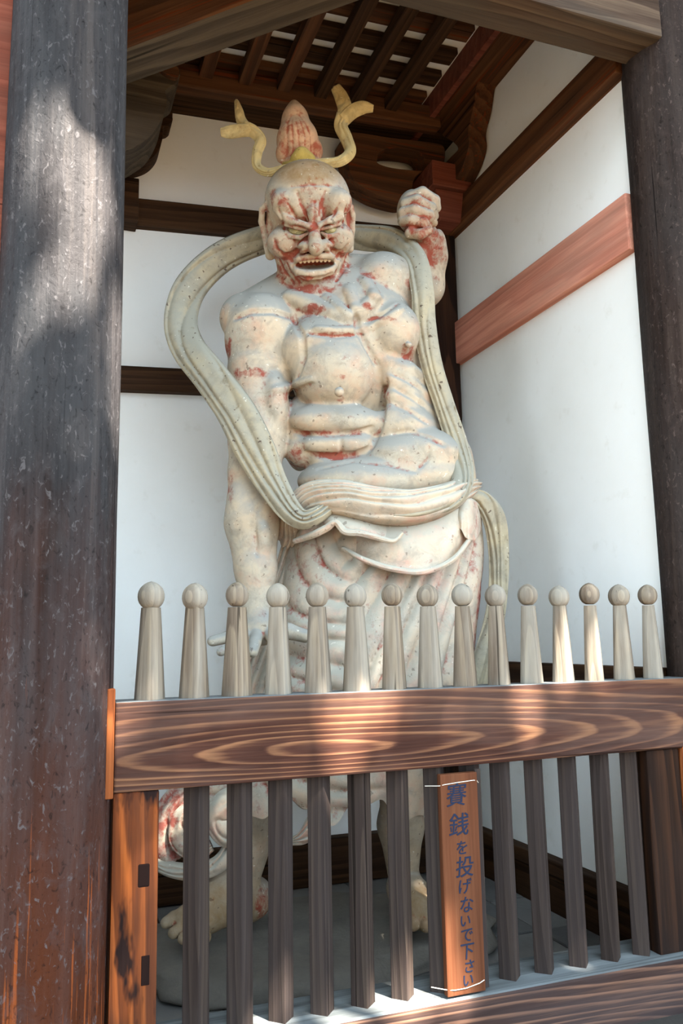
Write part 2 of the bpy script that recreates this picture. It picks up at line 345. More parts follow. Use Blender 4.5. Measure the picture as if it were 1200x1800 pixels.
trim(beam('trim', (2.6, .3, 5.33), (2.6, YB, 5.33), .28, .3, M['redbeam']), 'dark worn head beam along the top of the right wall')
trim(box('trim', 2.53, 2.72, 1.99, YB, ZF, 4.42, M['darkpost']), 'dark corner post where the back and right walls meet')
trim(box('trim', .2, .515, YB - .16, YB, 4.18, 4.46, M['dark']), 'dark beam end block beside the near pillar')

# ceiling: boards, battens along X, ribs along Y underneath
ce = box('ceiling', -.2, 3.0, -.1, 2.37, 5.62, 5.75, M['dark'], bev=0); tag(ce, 'latticed ceiling of dark ribs over pale boards', 'ceiling', kind=ST)
for k in range(9):
    y0 = .09 + k * .22; beam('ceiling_board', (.2, y0 + .11, 5.19), (2.44, y0 + .11, 5.292), .216, .02, M['plaster'], ce, .002)
for k in range(9):
    y0 = .2 + k * .22
    beam('batten', (.3, y0, 5.155), (2.38, y0, 5.25), .118, .045, M['redbeam'] if k % 3 == 1 else M['dark'], ce, .005)
for k in range(8):
    x = .375 + k * .25
    zz = 5.045 + .0456 * (x - .875)
    beam('rib', (x, -.05, zz + .04), (x, 1.77, zz + .04), .085, .08, M['redbeam'] if k in (2, 3, 4) else M['dark'], ce, .006)
box('side_fascia', 2.42, 2.46, -.05, 2.1, 5.12, 5.42, M['red2'], ce, .004)

# ================================================================== pillars, lintels, brackets
def pillar(name, x, y, r, z1, mat, label):
    n = 72; rows = 40; V = []; F = []
    for j in range(rows + 1):
        z = z1 * j / rows; rr = r * (1 + .012 * math.sin(math.pi * j / rows))
        for i in range(n):
            a = 2 * math.pi * i / n; q = rr + .0022 * math.sin(a * 9 + z * 1.3) + .0014 * math.sin(a * 17 - z * 3)
            V.append((q * math.cos(a), q * math.sin(a), z))
    for j in range(rows):
        for i in range(n): F.append((j * n + i, j * n + (i + 1) % n, (j + 1) * n + (i + 1) % n, (j + 1) * n + i))
    o = link(name, np_mesh(name, V, F), mat, None, Matrix.Translation((x, y, 0)))
    return tag(o, label, 'pillar', 'round pillars of the gate')
pillar('round_pillar', .05, .06, .204, 5.6, M['pillar'], 'thick round weathered pillar with sun dapples at the left of the statue')
pillar('round_pillar', 2.885, .06, .206, 5.6, M['pillar2'], 'thick round dark brown pillar at the right end of the fence')
o = box('jamb_board', -.44, -.125, .05, .2, 0, 5.4, M['red2']); tag(o, 'reddish jamb board just left of the near pillar', 'board')
o = beam('lintel_beam', (.2, .0, 4.56), (2.72, .0, 4.585), .22, .34, M['lintel'], bev=.01)
o.location.z += -.0; tag(o, 'massive brown lintel between the two round pillars', 'beam')
o = box('upper_wall', -.2, 3.1, -.02, .12, 4.72, 6.6, M['plaster'], bev=0); tag(o, 'plaster wall strip above the lintel', 'wall', kind=ST)
dz = 4.4 + .15
o = beam('diagonal_beam', (.22, 1.02, dz), (1.28, -.03, dz), .21, .30, M['weather'], bev=.014); tag(o, 'massive weathered diagonal beam over the bay corner', 'beam')
o.data.materials.append(M['redbeam'])
for p in o.data.polygons:
    if p.normal.y > .7 or p.normal.y < -.7: p.material_index = 1

def plate_on_Y(name, loops_px, Yp, thick, mat, parent=None):
    loops = [[onY(px, py, Yp) for px, py in smooth_loop(l, 5) if True] for l in loops_px]
    c = np.mean(loops[0], axis=0)
    me = curve_mesh(name, [[(p[0] - c[0], p[2] - c[2]) for p in l] for l in loops], thick)
    Mx = Matrix(((1, 0, 0, c[0]), (0, 0, -1, Yp + thick / 2), (0, 1, 0, c[2]), (0, 0, 0, 1)))
    return link(name, me, mat, parent, Mx)
def plate_on_X(name, loops_px, Xp, thick, mat, parent=None):
    loops = [[onX(px, py, Xp) for px, py in smooth_loop(l, 5)] for l in loops_px]
    c = np.mean(loops[0], axis=0)
    me = curve_mesh(name, [[(p[1] - c[1], p[2] - c[2]) for p in l] for l in loops], thick)
    Mx = Matrix(((0, 0, 1, Xp + thick / 2), (1, 0, 0, c[1]), (0, 1, 0, c[2]), (0, 0, 0, 1)))
    return link(name, me, mat, parent, Mx)
# cloud shaped bracket arms
r = empty('cloud_bracket', (2.6, 1.95, 4.4)); tag(r, 'curved dark bracket arms with cutouts in the back right corner', 'bracket')
plate_on_Y('back_arm', [[(608, 236), (612, 285), (622, 315), (655, 338), (690, 350), (714, 353), (722, 340), (728, 312), (752, 296), (775, 296), (780, 262), (760, 252), (690, 244)],
                        [(661, 284), (668, 266), (690, 260), (735, 267), (748, 288), (749, 301), (700, 298), (672, 292)]], 1.9, .16, M['redbeam'], r)
plate_on_X('side_arm', [[(846, 130), (838, 150), (832, 190), (823, 228), (824, 256), (814, 290), (800, 318), (786, 336), (777, 322), (774, 300), (790, 280), (806, 262), (796, 248), (780, 238), (770, 225), (778, 200), (800, 170), (825, 140)]], 2.6, .13, M['redbeam'], r)
def tapered(name, x0, x1, y0, y1, z0, z1, ins, mat, parent):
    bm = bmesh.new(); bmesh.ops.create_cube(bm, size=1)
    for v in bm.verts:
        k = ins if v.co.z < 0 else 0
        v.co = Vector(((x1 - x0) * v.co.x - 2 * k * v.co.x, (y1 - y0) * v.co.y - 2 * k * v.co.y, (z1 - z0) * v.co.z))
    bmesh.ops.bevel(bm, geom=bm.edges[:], offset=.006, segments=1, affect='EDGES')
    me = bpy.data.meshes.new(name); bm.to_mesh(me); bm.free()
    return link(name, me, mat, parent, Matrix.Translation(((x0 + x1) / 2, (y0 + y1) / 2, (z0 + z1) / 2)))
tapered('capital_upper', 2.42, 2.72, 1.72, 2.1, 4.62, 4.80, 0.0, M['red2'], r)['label'] = 'dusty red block capital'
tapered('capital_lower', 2.46, 2.72, 1.76, 2.1, 4.42, 4.62, .05, M['red2'], r)
r = empty('cloud_bracket', (.45, 1.6, 4.3)); tag(r, 'weathered stepped bracket half hidden behind the near pillar', 'bracket')
plate_on_Y('front_arm', [[(180, 40), (262, 62), (280, 92), (312, 118), (312, 142), (290, 158), (292, 178), (284, 206), (266, 236), (240, 255), (222, 263), (180, 268)]], 1.35, .3, M['weather'], r)
plate_on_Y('rear_arm', [[(180, 150), (290, 160), (302, 205), (298, 216), (286, 222), (284, 245), (276, 266), (258, 282), (228, 290), (180, 292)]], 2.0, .16, M['dark'], r)
plate_on_Y('tie_block', [[(252, 70), (278, 95), (312, 120), (306, 136), (270, 112), (248, 84)]], 1.32, .05, M['redbeam'], r)

# the eave over the front (above the frame) with its row of round tile ends
ev = empty('roof_eave', (1.4, -.8, 6.3)); tag(ev, 'deep tiled eave of the gate roof above the bay', 'roof', kind=ST)
beam('eave_deck', (1.5, .3, 6.65), (1.5, -1.7, 6.3), 9.5, .12, M['dark'], ev, 0)
cyl = bmesh.new(); bmesh.ops.create_cone(cyl, cap_ends=True, segments=12, radius1=.09, radius2=.09, depth=.5); cm_ = bpy.data.meshes.new('tile_end'); cyl.to_mesh(cm_); cyl.free()
for k in range(30):
    link('tile_end', cm_, M['tile'], ev, Matrix.Translation((-2.9 + k * .3, -1.7, 6.39)) @ Matrix.Rotation(math.radians(80), 4, 'X'))

# ================================================================== the picket fence
fence = empty('picket_fence', (1.4, .07, 0)); tag(fence, 'wooden fence with ball topped pickets, heavy rail and lower bars', 'fence')
rl = beam('top_rail', (.262, .075, 1.252), (2.72, .075, 1.253), .15, .293, M['rail'], fence, .007)
sl = beam('bottom_rail', (.2, .09, .15), (2.75, .09, .15), .26, .30, M['sill'], fence, .012)
for o in (rl, sl):
    o.data.materials.append(M['weathered_top'])
    for f in o.data.polygons:
        if f.normal.z > .5: f.material_index = 1
box('end_post', .262, .412, .01, .15, .295, 1.105, M['post'], fence, .008)
pq = box('peg_plug', .362, .388, .0075, .02, .50, .59, M['plug'], fence, .002); box('peg_plug', .345, .385, .0085, .02, .80, .875, M['plug'], fence, .006)
box('end_post', 2.43, 2.60, .015, .15, .295, 1.105, M['darkpost'], fence, .008)
box('end_strip', 2.605, 2.66, .0, .14, .295, 1.12, M['end_strip'], fence, .006)
o = box('wedge_strip', .232, .258, -.035, .06, 1.095, 1.445, M['end_strip'], fence, .004)
def picket_mesh(wb, wn, rb, seed):
    """diamond plan: tapering square shaft with softened corners above the rail, straight bar below is separate"""
    rr = random.Random(seed); V = []; F = []; K = 16
    def ring(z, rad, sq):
        for i in range(K):
            a = 2 * math.pi * i / K
            sx, sy = math.cos(a), math.sin(a)
            dia = rad / (abs(sx) + abs(sy)); q = dia * sq + rad * (1 - sq) * .92
            V.append((q * sx, q * sy, z))
    zs = [(-.01, wb, .97), (.0, wb, .97), (.16, (wb + wn) / 2 * 1.0, .97), (.30, wn * 1.03, .95), (.316, wn, .9)]
    for z, q, s in zs: ring(z, q, s)
    for j in range(len(zs) - 1):
        for i in range(K): F.append((j * K + i, j * K + (i + 1) % K, (j + 1) * K + (i + 1) % K, (j + 1) * K + i))
    return V, F
def finial_mesh(rb, seed):
    V = []; F = []; K = 20; rows = 12
    for j in range(rows + 1):
        t = j / rows; ph = -math.pi * .40 + t * (math.pi * .9)
        rad = rb * max(math.cos(ph), 0.001) ** .85; z = rb * (math.sin(ph) + (0.12 * max(0, t - .8) / .2))
        for i in range(K):
            a = 2 * math.pi * i / K; sx, sy = math.cos(a), math.sin(a)
            q = rad * (1 - .10 * (1 - 1 / (abs(sx) + abs(sy)) / .95))
            V.append((q * sx, q * sy, z))
    for j in range(rows):
        for i in range(K): F.append((j * K + i, j * K + (i + 1) % K, (j + 1) * K + (i + 1) % K, (j + 1) * K + i))
    V.append((0, 0, V[-1][2] + .002)); top = len(V) - 1
    return V, [f for f in F], top
fin_v, fin_f, fin_top = finial_mesh(.044, 1)
def tri_fan(n0, K, top): return [(n0 + i, n0 + (i + 1) % K, top, top) for i in range(K)]
def fin_me(rb):
    V, F, top = finial_mesh(rb, 1)
    me = bpy.data.meshes.new('finial'); n0 = 12 * 20
    me.from_pydata(V, [], F + [(n0 + i, n0 + (i + 1) % 20, top) for i in range(20)]); me.polygons.foreach_set('use_smooth', [True] * len(me.polygons)); me.update(); return me
FIN = [fin_me(.0445), fin_me(.047), fin_me(.043)]
barme = box_mesh('lower_bar', .066, .066, .81, .004)
R45 = Matrix.Rotation(math.pi / 4, 4, 'Z')
for k in range(15):
    x = .382 + .1543 * k; dzr = [0, -.004, .004, 0, .002, 0, .004, 0, .003, 0, .004, -.004, .008, 0, .004][k]
    V, F = picket_mesh(.055 + .002 * ((k * 7) % 3 - 1), .0345, .044, k)
    me = np_mesh('picket', V, F, smooth=False)
    p = link('picket', me, M['picket'], fence, Matrix.Translation((x, .07, 1.399)) @ Matrix.Rotation(math.radians([0, 3, -2, 4, 1, -3, 2, -1, 3, 0, -2, 2, 4, -3, 1][k]), 4, 'Z'))
    link('finial', FIN[1 if k in (0, 1, 13) else (2 if k % 4 == 2 else 0)], M['picket'], p, Matrix.Translation((x, .07, 1.755 + dzr)) @ Matrix.Rotation(.1 * (k % 5), 4, 'Z'))
    if k in (0, 14): continue
    off = [0, .013, .01, .003, -.003, -.001, .0, .0, 0, -.015, -.014, -.008, -.005, -.009, 0][k]
    link('lower_bar', barme, M['bar'], fence, Matrix.Translation((x + off, .07, .70)) @ Matrix.Rotation(math.radians(45 + [0, 2, -3, 1, 4, -2, 0, 2, 0, -2, 3, 1, -4, 2, 0][k]), 4, 'Z') @ Matrix.Rotation(random.uniform(-.006, .006), 4, 'X'))

# ------------------------------------------------------------------ hand-lettered notice board wired to the bars
nb = empty('notice_board', (1.52, -.02, .305)); tag(nb, 'narrow upright wooden notice board with blue handwritten characters wired to the bars', 'sign')
box('board', 1.444, 1.6, -.022, .006, .308, 1.083, M['board'], nb, .003)
box('backing_strip', 1.603, 1.628, .0, .016, .308, 1.09, M['bar'], nb, .002)
def letter(ch, x, z, size, rot):
    cu = bpy.data.curves.new('character', 'FONT'); cu.body = ch; cu.size = size; cu.extrude = .0008; cu.align_x = 'CENTER'; cu.align_y = 'CENTER'; cu.resolution_u = 3
    cu.offset = .0004; cu.shear = .12
    o = bpy.data.objects.new('character', cu); COL.objects.link(o)
    dg = bpy.context.evaluated_depsgraph_get(); me = bpy.data.meshes.new_from_object(o.evaluated_get(dg)); bpy.data.objects.remove(o)
    me.name = 'character'; me.materials.clear()
    return link('character', me, M['ink'], nb, Matrix.Translation((x, -.0228, z)) @ Matrix.Rotation(math.pi / 2, 4, 'X') @ Matrix.Rotation(rot, 4, 'Z'))
zc = [1.0, .893, .812, .742, .675, .610, .556, .506, .450, .398, .352]
szs = [.088, .086, .055, .078, .058, .062, .05, .056, .062, .05, .05]
xo = [-.012, -.006, .004, .012, .008, .014, .006, .01, .008, .016, .008]
for ch, z, s_, x_ in zip('賽銭を投げないで下さい', zc, szs, xo): letter(ch, 1.522 + x_ - .004, z, s_, .02)
def tube(name, pts, r, mat, parent, n=6):
    cu = bpy.data.curves.new(name, 'CURVE'); cu.dimensions = '3D'; cu.bevel_depth = r; cu.bevel_resolution = 1; cu.use_fill_caps = True
    s = cu.splines.new('POLY'); s.points.add(len(pts) - 1)
    for q, p in zip(s.points, pts): q.co = (*p, 1)
    o = bpy.data.objects.new(name, cu); COL.objects.link(o)
    dg = bpy.context.evaluated_depsgraph_get(); me = bpy.data.meshes.new_from_object(o.evaluated_get(dg)); bpy.data.objects.remove(o); me.name = name
    return link(name, me, mat, parent)
tube('wire', [(1.40, .02, 1.040), (1.442, -.018, 1.043), (1.46, -.0235, 1.047), (1.52, -.0235, 1.051), (1.585, -.0235, 1.054), (1.602, -.015, 1.05), (1.63, .015, 1.03)], .0016, M['wire'], nb)
tube('wire', [(1.40, .02, .335), (1.442, -.018, .333), (1.47, -.0235, .329), (1.52, -.0235, .329), (1.575, -.0235, .338), (1.595, -.0235, .346)], .0016, M['wire'], nb)
# ================================================================== the guardian statue
TH = math.radians(20.4)                        # the figure faces the visitor
SO = CAM + np.array([math.sin(TH), math.cos(TH), 0]) * 4.22; SO[2] = ZF
AX = np.array([[math.cos(TH), -math.sin(TH), 0], [math.sin(TH), math.cos(TH), 0], [0, 0, 1]])   # local u, v, w rows in world
CL = AX @ (CAM - SO)                           # eye in local space
def lray(px, py): return AX @ ray(px, py)
def P(px, py, v):
    d = lray(px, py); return CL + d * ((v - CL[1]) / d[1])
def S(px, py, v):
    """metres per photo pixel at that point"""
    return (AX.T @ (P(px, py, v) - CL)) @ RC[2] / FPX
def view_axes(px, py):
    f = lray(px, py); f = f / np.linalg.norm(f)
    r = AX @ RC[0]; r = r - f * (r @ f); r /= np.linalg.norm(r)
    u = -np.cross(f, r); u = u if u[2] > 0 else -u
    return r, u, f
class Grid:
    def __init__(s, xs, ys, zs):
        s.ax = [np.asarray(a, np.float32) for a in (xs, ys, zs)]
        s.D = np.full([len(a) for a in s.ax], .25, np.float32)
    def win(s, lo, hi):
        sl = []; g = []
        for k in range(3):
            a = s.ax[k]; i0 = max(0, np.searchsorted(a, lo[k]) - 1); i1 = min(len(a), np.searchsorted(a, hi[k]) + 1)
            if i1 <= i0: return None, None
            sl.append(slice(i0, i1)); sh = [1, 1, 1]; sh[k] = i1 - i0; g.append(a[i0:i1].reshape(sh))
        return tuple(sl), g
    def put(s, sl, d, k, sub):
        D = s.D[sl]
        if sub: d = -d; h = np.clip(k - np.abs(D - d), 0, None) / k; s.D[sl] = np.maximum(D, d) + h * h * k * .25
        else: h = np.clip(k - np.abs(D - d), 0, None) / k; s.D[sl] = np.minimum(D, d) - h * h * k * .25
    def ell(s, c, A, r, k=.02, sub=False):
        """ellipsoid centre c, axes rows A, radii r"""
        m = (max(k, .02) + .03); ext = np.sqrt(((A * np.asarray(r)[:, None]) ** 2).sum(0)) + m
        sl, g = s.win(c - ext, c + ext)
        if sl is None: return
        q = [(g[0] - c[0]) * A[i][0] + (g[1] - c[1]) * A[i][1] + (g[2] - c[2]) * A[i][2] for i in range(3)]
        k0 = np.sqrt(sum((q[i] / r[i]) ** 2 for i in range(3))); k1 = np.sqrt(sum((q[i] / r[i] ** 2) ** 2 for i in range(3))) + 1e-6
        s.put(sl, (k0 * (k0 - 1) / k1).astype(np.float32), k, sub)
    def cap(s, a, b, ra, rb, k=.02, sub=False):
        m = max(ra, rb) + max(k, .02) + .03
        sl, g = s.win(np.minimum(a, b) - m, np.maximum(a, b) + m)
        if sl is None: return
        d = b - a; L = (d @ d) + 1e-9
        t = np.clip(((g[0] - a[0]) * d[0] + (g[1] - a[1]) * d[1] + (g[2] - a[2]) * d[2]) / L, 0, 1)
        e = np.sqrt((g[0] - a[0] - t * d[0]) ** 2 + (g[1] - a[1] - t * d[1]) ** 2 + (g[2] - a[2] - t * d[2]) ** 2)
        s.put(sl, (e - (ra + (rb - ra) * t)).astype(np.float32), k, sub)
    # --- photo-space shorthands
    def E(s, px, py, v, rx, ry, rd, k=.02, rot=0.0, sub=False):
        c = P(px, py, v); sc = S(px, py, v); r, u, f = view_axes(px, py); a = math.radians(rot)
        A = np.stack([r * math.cos(a) + u * math.sin(a), -r * math.sin(a) + u * math.cos(a), f])
        s.ell(c, A, (rx * sc, ry * sc, rd), k, sub)
    def L(s, pts, rs, k=.015, sub=False):
        """chain of capsules: pts (px,py,v), radii in pixels"""
        q = [P(*p) for p in pts]; rr = [r_ * S(*p) for r_, p in zip(rs if hasattr(rs, '__len__') else [rs] * len(pts), pts)]
        for i in range(len(q) - 1): s.cap(q[i], q[i + 1], rr[i], rr[i + 1], k, sub)
    def surf(s, px, py, n=260):
        d = lray(px, py); d = d / np.linalg.norm(d); c = P(px, py, 0.0)
        t = np.linspace(-.62, .45, n); v = s.sample(c + t[:, None] * d); k = np.nonzero(v < 0)[0]
        if len(k) == 0: return c, -d
        k = k[0]; a = t[k - 1] + (t[k] - t[k - 1]) * (v[k - 1] / (v[k - 1] - v[k] + 1e-9)) if k else t[0]
        return c + a * d, -d
    def groove(s, pts, rs, k=.008, sub=True, out=.35, n=7):
        """carve (or raise) a line that follows the modelled surface; pts in photo px"""
        pts = np.asarray(pts, float); rs = rs if hasattr(rs, '__len__') else [rs] * len(pts)
        T = np.linspace(0, len(pts) - 1, n * (len(pts) - 1) + 1); X = np.interp(T, range(len(pts)), pts[:, 0]); Y = np.interp(T, range(len(pts)), pts[:, 1]); R_ = np.interp(T, range(len(pts)), rs)
        Q = []
        for x, y, r_ in zip(X, Y, R_):
            q, nn = s.surf(x, y); rr = r_ * S(x, y, 0.); Q.append((q + nn * rr * (out if sub else -out), rr))
        for (a, ra), (b, rb) in zip(Q[:-1], Q[1:]):
            if np.linalg.norm(a - b) < .12: s.cap(a, b, ra, rb, k, sub)
    def sample(s, pts):
        idx = [np.clip(np.interp(pts[:, k], s.ax[k], np.arange(len(s.ax[k]))), 0, len(s.ax[k]) - 1.001) for k in range(3)]
        i = [a.astype(int) for a in idx]; f = [a - b for a, b in zip(idx, i)]; o = 0
        for a in (0, 1):
            for b in (0, 1):
                for c in (0, 1):
                    o = o + s.D[i[0] + a, i[1] + b, i[2] + c] * (f[0] if a else 1 - f[0]) * (f[1] if b else 1 - f[1]) * (f[2] if c else 1 - f[2])
        return o
    def cavity(s, V, h):
        o = -6 * s.sample(V)
        for k in range(3):
            e = np.zeros(3); e[k] = h; o = o + s.sample(V + e) + s.sample(V - e)
        return -o / h                           # positive in creases
    def mesh(s):
        D = s.D; sg = (D < 0)
        n = [d - 1 for d in D.shape]
        cnt = np.zeros(n, np.uint8)
        for a in (0, 1):
            for b in (0, 1):
                for c in (0, 1): cnt += sg[a:a + n[0], b:b + n[1], c:c + n[2]]
        I, J, K = np.nonzero((cnt > 0) & (cnt < 8)); del cnt
        cor = {}
        for a in (0, 1):
            for b in (0, 1):
                for c in (0, 1): cor[a, b, c] = D[I + a, J + b, K + c]
        acc = np.zeros((len(I), 3), np.float32); num = np.zeros(len(I), np.float32)
        keys = list(cor)
        for p in keys:
            for ax in range(3):
                if p[ax]: continue
                q = list(p); q[ax] = 1; q = tuple(q); d0, d1 = cor[p], cor[q]; msk = (d0 < 0) != (d1 < 0)
                t = np.where(msk, d0 / np.where(msk, d0 - d1, 1), 0)
                pos = np.array(p, np.float32)[None, :].repeat(len(I), 0); pos[:, ax] = t
                acc += pos * msk[:, None]; num += msk
        loc = acc / num[:, None]; ijk = np.stack([I, J, K], 1) + loc
        V = np.stack([np.interp(ijk[:, k], np.arange(len(s.ax[k])), s.ax[k]) for k in range(3)], 1)
        ids = np.full(n, -1, np.int32); ids[I, J, K] = np.arange(len(I), dtype=np.int32)
        Q = []
        for ax in range(3):
            o1, o2 = [(1, 2), (2, 0), (0, 1)][ax]
            sa = [slice(None)] * 3; sb = [slice(None)] * 3; sa[ax] = slice(0, -1); sb[ax] = slice(1, None)
            A_ = sg[tuple(sa)]; ch = A_ != sg[tuple(sb)]
            e = np.stack(np.nonzero(ch), 1); inside = A_[e[:, 0], e[:, 1], e[:, 2]]
            ok = (e[:, o1] > 0) & (e[:, o2] > 0) & (e[:, o1] < D.shape[o1] - 1) & (e[:, o2] < D.shape[o2] - 1); e = e[ok]; inside = inside[ok]
            def at(d1, d2):
                f = e.copy(); f[:, o1] -= d1; f[:, o2] -= d2; return ids[f[:, 0], f[:, 1], f[:, 2]]
            q = np.stack([at(1, 1), at(0, 1), at(0, 0), at(1, 0)], 1); q[~inside] = q[~inside][:, ::-1]; Q.append(q)
        Q = np.concatenate(Q); Q = Q[(Q >= 0).all(1)]
        # light relaxation to take the stair-stepping out
        for it in range(2):
            sm = np.zeros_like(V); ct = np.zeros(len(V))
            for a in range(4):
                b = (a + 1) % 4
                np.add.at(sm, Q[:, a], V[Q[:, b]]); np.add.at(ct, Q[:, a], 1)
            V = V * .55 + .45 * sm / np.maximum(ct, 1)[:, None]
        return V, Q
def axis(segs):
    out = [segs[0][0]]
    for a, b, h in segs:
        n = max(1, int(round((b - a) / h))); out += list(np.linspace(a, b, n + 1)[1:])
    return out

statue = empty('guardian_statue', SO, -TH)
tag(statue, 'huge muscular wooden guardian statue with snarling face, flowing scarf and faded peeling paint', 'statue')

hc = P(545, 400, -.12)
G = Grid(axis([(-1.08, -.42, .0085), (-.42, .13, .0048), (.13, .25, .008), (.25, .56, .006), (.56, .8, .0085)]),
         axis([(-.62, -.42, .0085), (-.42, -.08, .0052), (-.08, .55, .009)]),
         axis([(-.02, 3.02, .0085), (3.02, 3.98, .0048)]))
E_, L_ = G.E, G.L
# torso
E_(628, 640, .07, 118, 150, .28, .03)
L_([(480, 572, .06), (600, 545, .06), (690, 510, .06)], [58, 70, 52], .05)
L_([(552, 470, .04), (566, 555, .04)], [56, 66], .04)
L_([(540, 500, .10), (440, 560, .08)], [44, 46], .05)
L_([(580, 490, .10), (680, 495, .06)], [44, 44], .04)
E_(660, 900, .06, 148, 95, .28, .04)
# breast
E_(574, 622, -.10, 88, 66, .19, .05)
E_(586, 656, -.125, 74, 71, .20, .016)
E_(692, 588, -.10, 47, 56, .17, .02)
E_(596, 689, -.33, 9, 9, .028, .01)
E_(718, 606, -.235, 6, 6, .02, .01)
# belly blocks, flank muscles
for (x, y, rx, ry, rd, v, kk) in [(588, 738, 80, 30, .12, -.135, .035), (548, 740, 34, 22, .09, -.15, .03), (622, 742, 38, 24, .09, -.17, .03), (596, 781, 66, 23, .12, -.125, .03),
                              (560, 782, 32, 18, .09, -.14, .025), (625, 780, 34, 20, .09, -.15, .025), (530, 792, 30, 30, .1, -.07, .03), (588, 808, 48, 16, .1, -.10, .025)]:
    E_(x, y, v, rx, ry, rd, kk)
for pts in [[(684, 642, -.16), (712, 654, -.145), (740, 668, -.06)], [(690, 668, -.165), (716, 682, -.145), (744, 699, -.06)], [(694, 697, -.165), (722, 710, -.145), (750, 728, -.05)], [(690, 728, -.165), (722, 738, -.145), (756, 752, -.05)]]:
    L_(pts, [17, 18, 17], .035)
E_(705, 752, -.11, 58, 36, .13, .04)
E_(742, 792, -.10, 74, 42, .18, .022, -8)
E_(800, 815, .0, 32, 50, .16, .04)
E_(650, 846, -.10, 128, 46, .22, .03)
E_(706, 800, -.155, 62, 36, .13, .03)
E_(745, 836, -.075, 78, 42, .20, .045)
E_(798, 846, -.01, 38, 44, .17, .04)
E_(526, 762, .0, 30, 66, .16, .03)
G.groove([(516, 758), (545, 764), (585, 764), (625, 760), (655, 752)], [2.5, 3.2, 2.6, 2.2, 2], .018)
G.groove([(540, 796), (585, 803), (625, 799), (650, 788)], [2.5, 4, 4, 2.5], .016)
G.groove([(598, 770), (600, 795)], [1.5, 1.8], .016)
G.groove([(677, 684), (674, 715), (667, 750), (652, 788)], [3, 3.6, 3.6, 2.5], .018)
G.groove([(677, 668), (678, 688)], [5, 4], .008)
G.groove([(688, 655), (716, 668), (740, 684)], 1.6, .016)
G.groove([(694, 682), (720, 696), (746, 714)], 1.8, .016)
G.groove([(696, 712), (722, 724), (750, 742)], 1.8, .016)
G.groove([(690, 762), (720, 758), (755, 768), (780, 782)], [1.6, 2.2, 2.2, 1.6], .018)
G.groove([(755, 784), (752, 806), (736, 822)], [1.5, 2.2, 1.6], .012)
G.groove([(560, 824), (620, 810), (680, 816), (730, 828)], [1.2, 1.8, 1.8, 1.2], .02)
# collar bones, breast fold, neck cords
G.groove([(508, 522), (540, 534), (580, 550), (612, 564)], [11, 13, 13, 9], .022, False, .55)
G.groove([(662, 526), (644, 540), (628, 556)], [9, 11, 9], .02, False, .55)
G.groove([(540, 584), (590, 590), (636, 586)], [2.5, 3.4, 2.5], .014)
G.groove([(556, 578), (590, 582), (626, 580)], [5, 6, 5], .014, False, .55)
G.groove([(700, 532), (668, 554), (640, 566)], [2, 3, 2], .012)
G.groove([(704, 544), (672, 566), (648, 578)], [5, 6, 5], .014, False, .6)
G.groove([(622, 548), (630, 580), (646, 610), (662, 640)], [3, 4, 4, 3], .018)
G.groove([(574, 524), (596, 540), (614, 556)], [6, 6, 5], .02, False, .6)
G.groove([(612, 508), (620, 530), (626, 548)], [8, 7, 6], .02, False, .55)
G.groove([(640, 492), (652, 512), (660, 524)], [8, 8, 6], .02, False, .55)
# near arm hanging, palm down
E_(461, 597, -.04, 66, 80, .20, .022)
E_(430, 560, -.0, 44, 44, .16, .03)
L_([(456, 650, -.06), (452, 770, -.10), (447, 830, -.12)], [56, 50, 45], .03)
E_(482, 715, -.13, 26, 62, .12, .02)
L_([(447, 830, -.12), (443, 920, -.15), (449, 1000, -.19), (452, 1075, -.22)], [44, 47, 36, 27], .03)
E_(424, 905, -.16, 26, 62, .11, .02)
E_(468, 900, -.18, 22, 52, .10, .02)
E_(462, 945, -.24, 15, 32, .06, .02)
G.groove([(412, 560), (440, 548), (480, 547), (514, 558), (531, 590), (533, 630), (522, 662)], [2, 3, 3.4, 3.4, 3.6, 4, 3], .016)
G.groove([(552, 666), (530, 673), (508, 680), (482, 686)], [2, 4, 5, 3], .022, False, .6)
G.groove([(548, 675), (520, 687), (508, 702)], [2, 3.5, 3], .014)
G.groove([(425, 800), (455, 815), (485, 806)], 2.5, .012)
G.groove([(452, 890), (446, 930), (452, 975)], [2, 3, 2], .012)
E_(458, 1105, -.25, 33, 30, .062, .03)
L_([(430, 1105, -.26), (402, 1120, -.29), (373, 1127, -.31)], [13, 10.5, 9.5], .012)
L_([(440, 1112, -.27), (412, 1134, -.36), (388, 1146, -.40)], [11, 9, 8], .01)
L_([(452, 1114, -.28), (448, 1128, -.36), (444, 1146, -.41)], [12, 11, 10], .01)
L_([(474, 1112, -.28), (482, 1128, -.35), (486, 1146, -.40)], [12, 11, 9.5], .01)
L_([(480, 1102, -.26), (508, 1110, -.30), (536, 1118, -.32)], [14, 14, 12], .012)
# raised arm with the fist
E_(672, 494, .02, 54, 50, .19, .025)
L_([(690, 505, .08), (742, 505, .26)], [44, 38], .04)
L_([(744, 500, .26), (754, 452, .22), (748, 418, .12)], [36, 31, 24], .03)
E_(768, 440, .20, 17, 36, .08, .015)
E_(736, 452, .14, 17, 24, .07, .015)
E_(724, 372, .04, 27, 37, .085, .02)
E_(744, 372, .06, 26, 32, .08, .02)
for pts in [[(722, 346, -.02), (742, 338, -.045), (764, 352, -.02), (768, 366, .015)], [(712, 358, -.03), (732, 352, -.06), (758, 366, -.035), (764, 380, .01)],
            [(708, 374, -.03), (728, 369, -.065), (754, 379, -.045), (762, 392, .005)], [(708, 389, -.02), (722, 387, -.055), (744, 392, -.045), (752, 400, .0)]]:
    L_(pts, [10, 10, 9.5, 7.5], .007)
L_([(728, 404, .0), (720, 410, -.03), (738, 412, -.055), (754, 406, -.05)], [10, 9, 9, 8], .01)
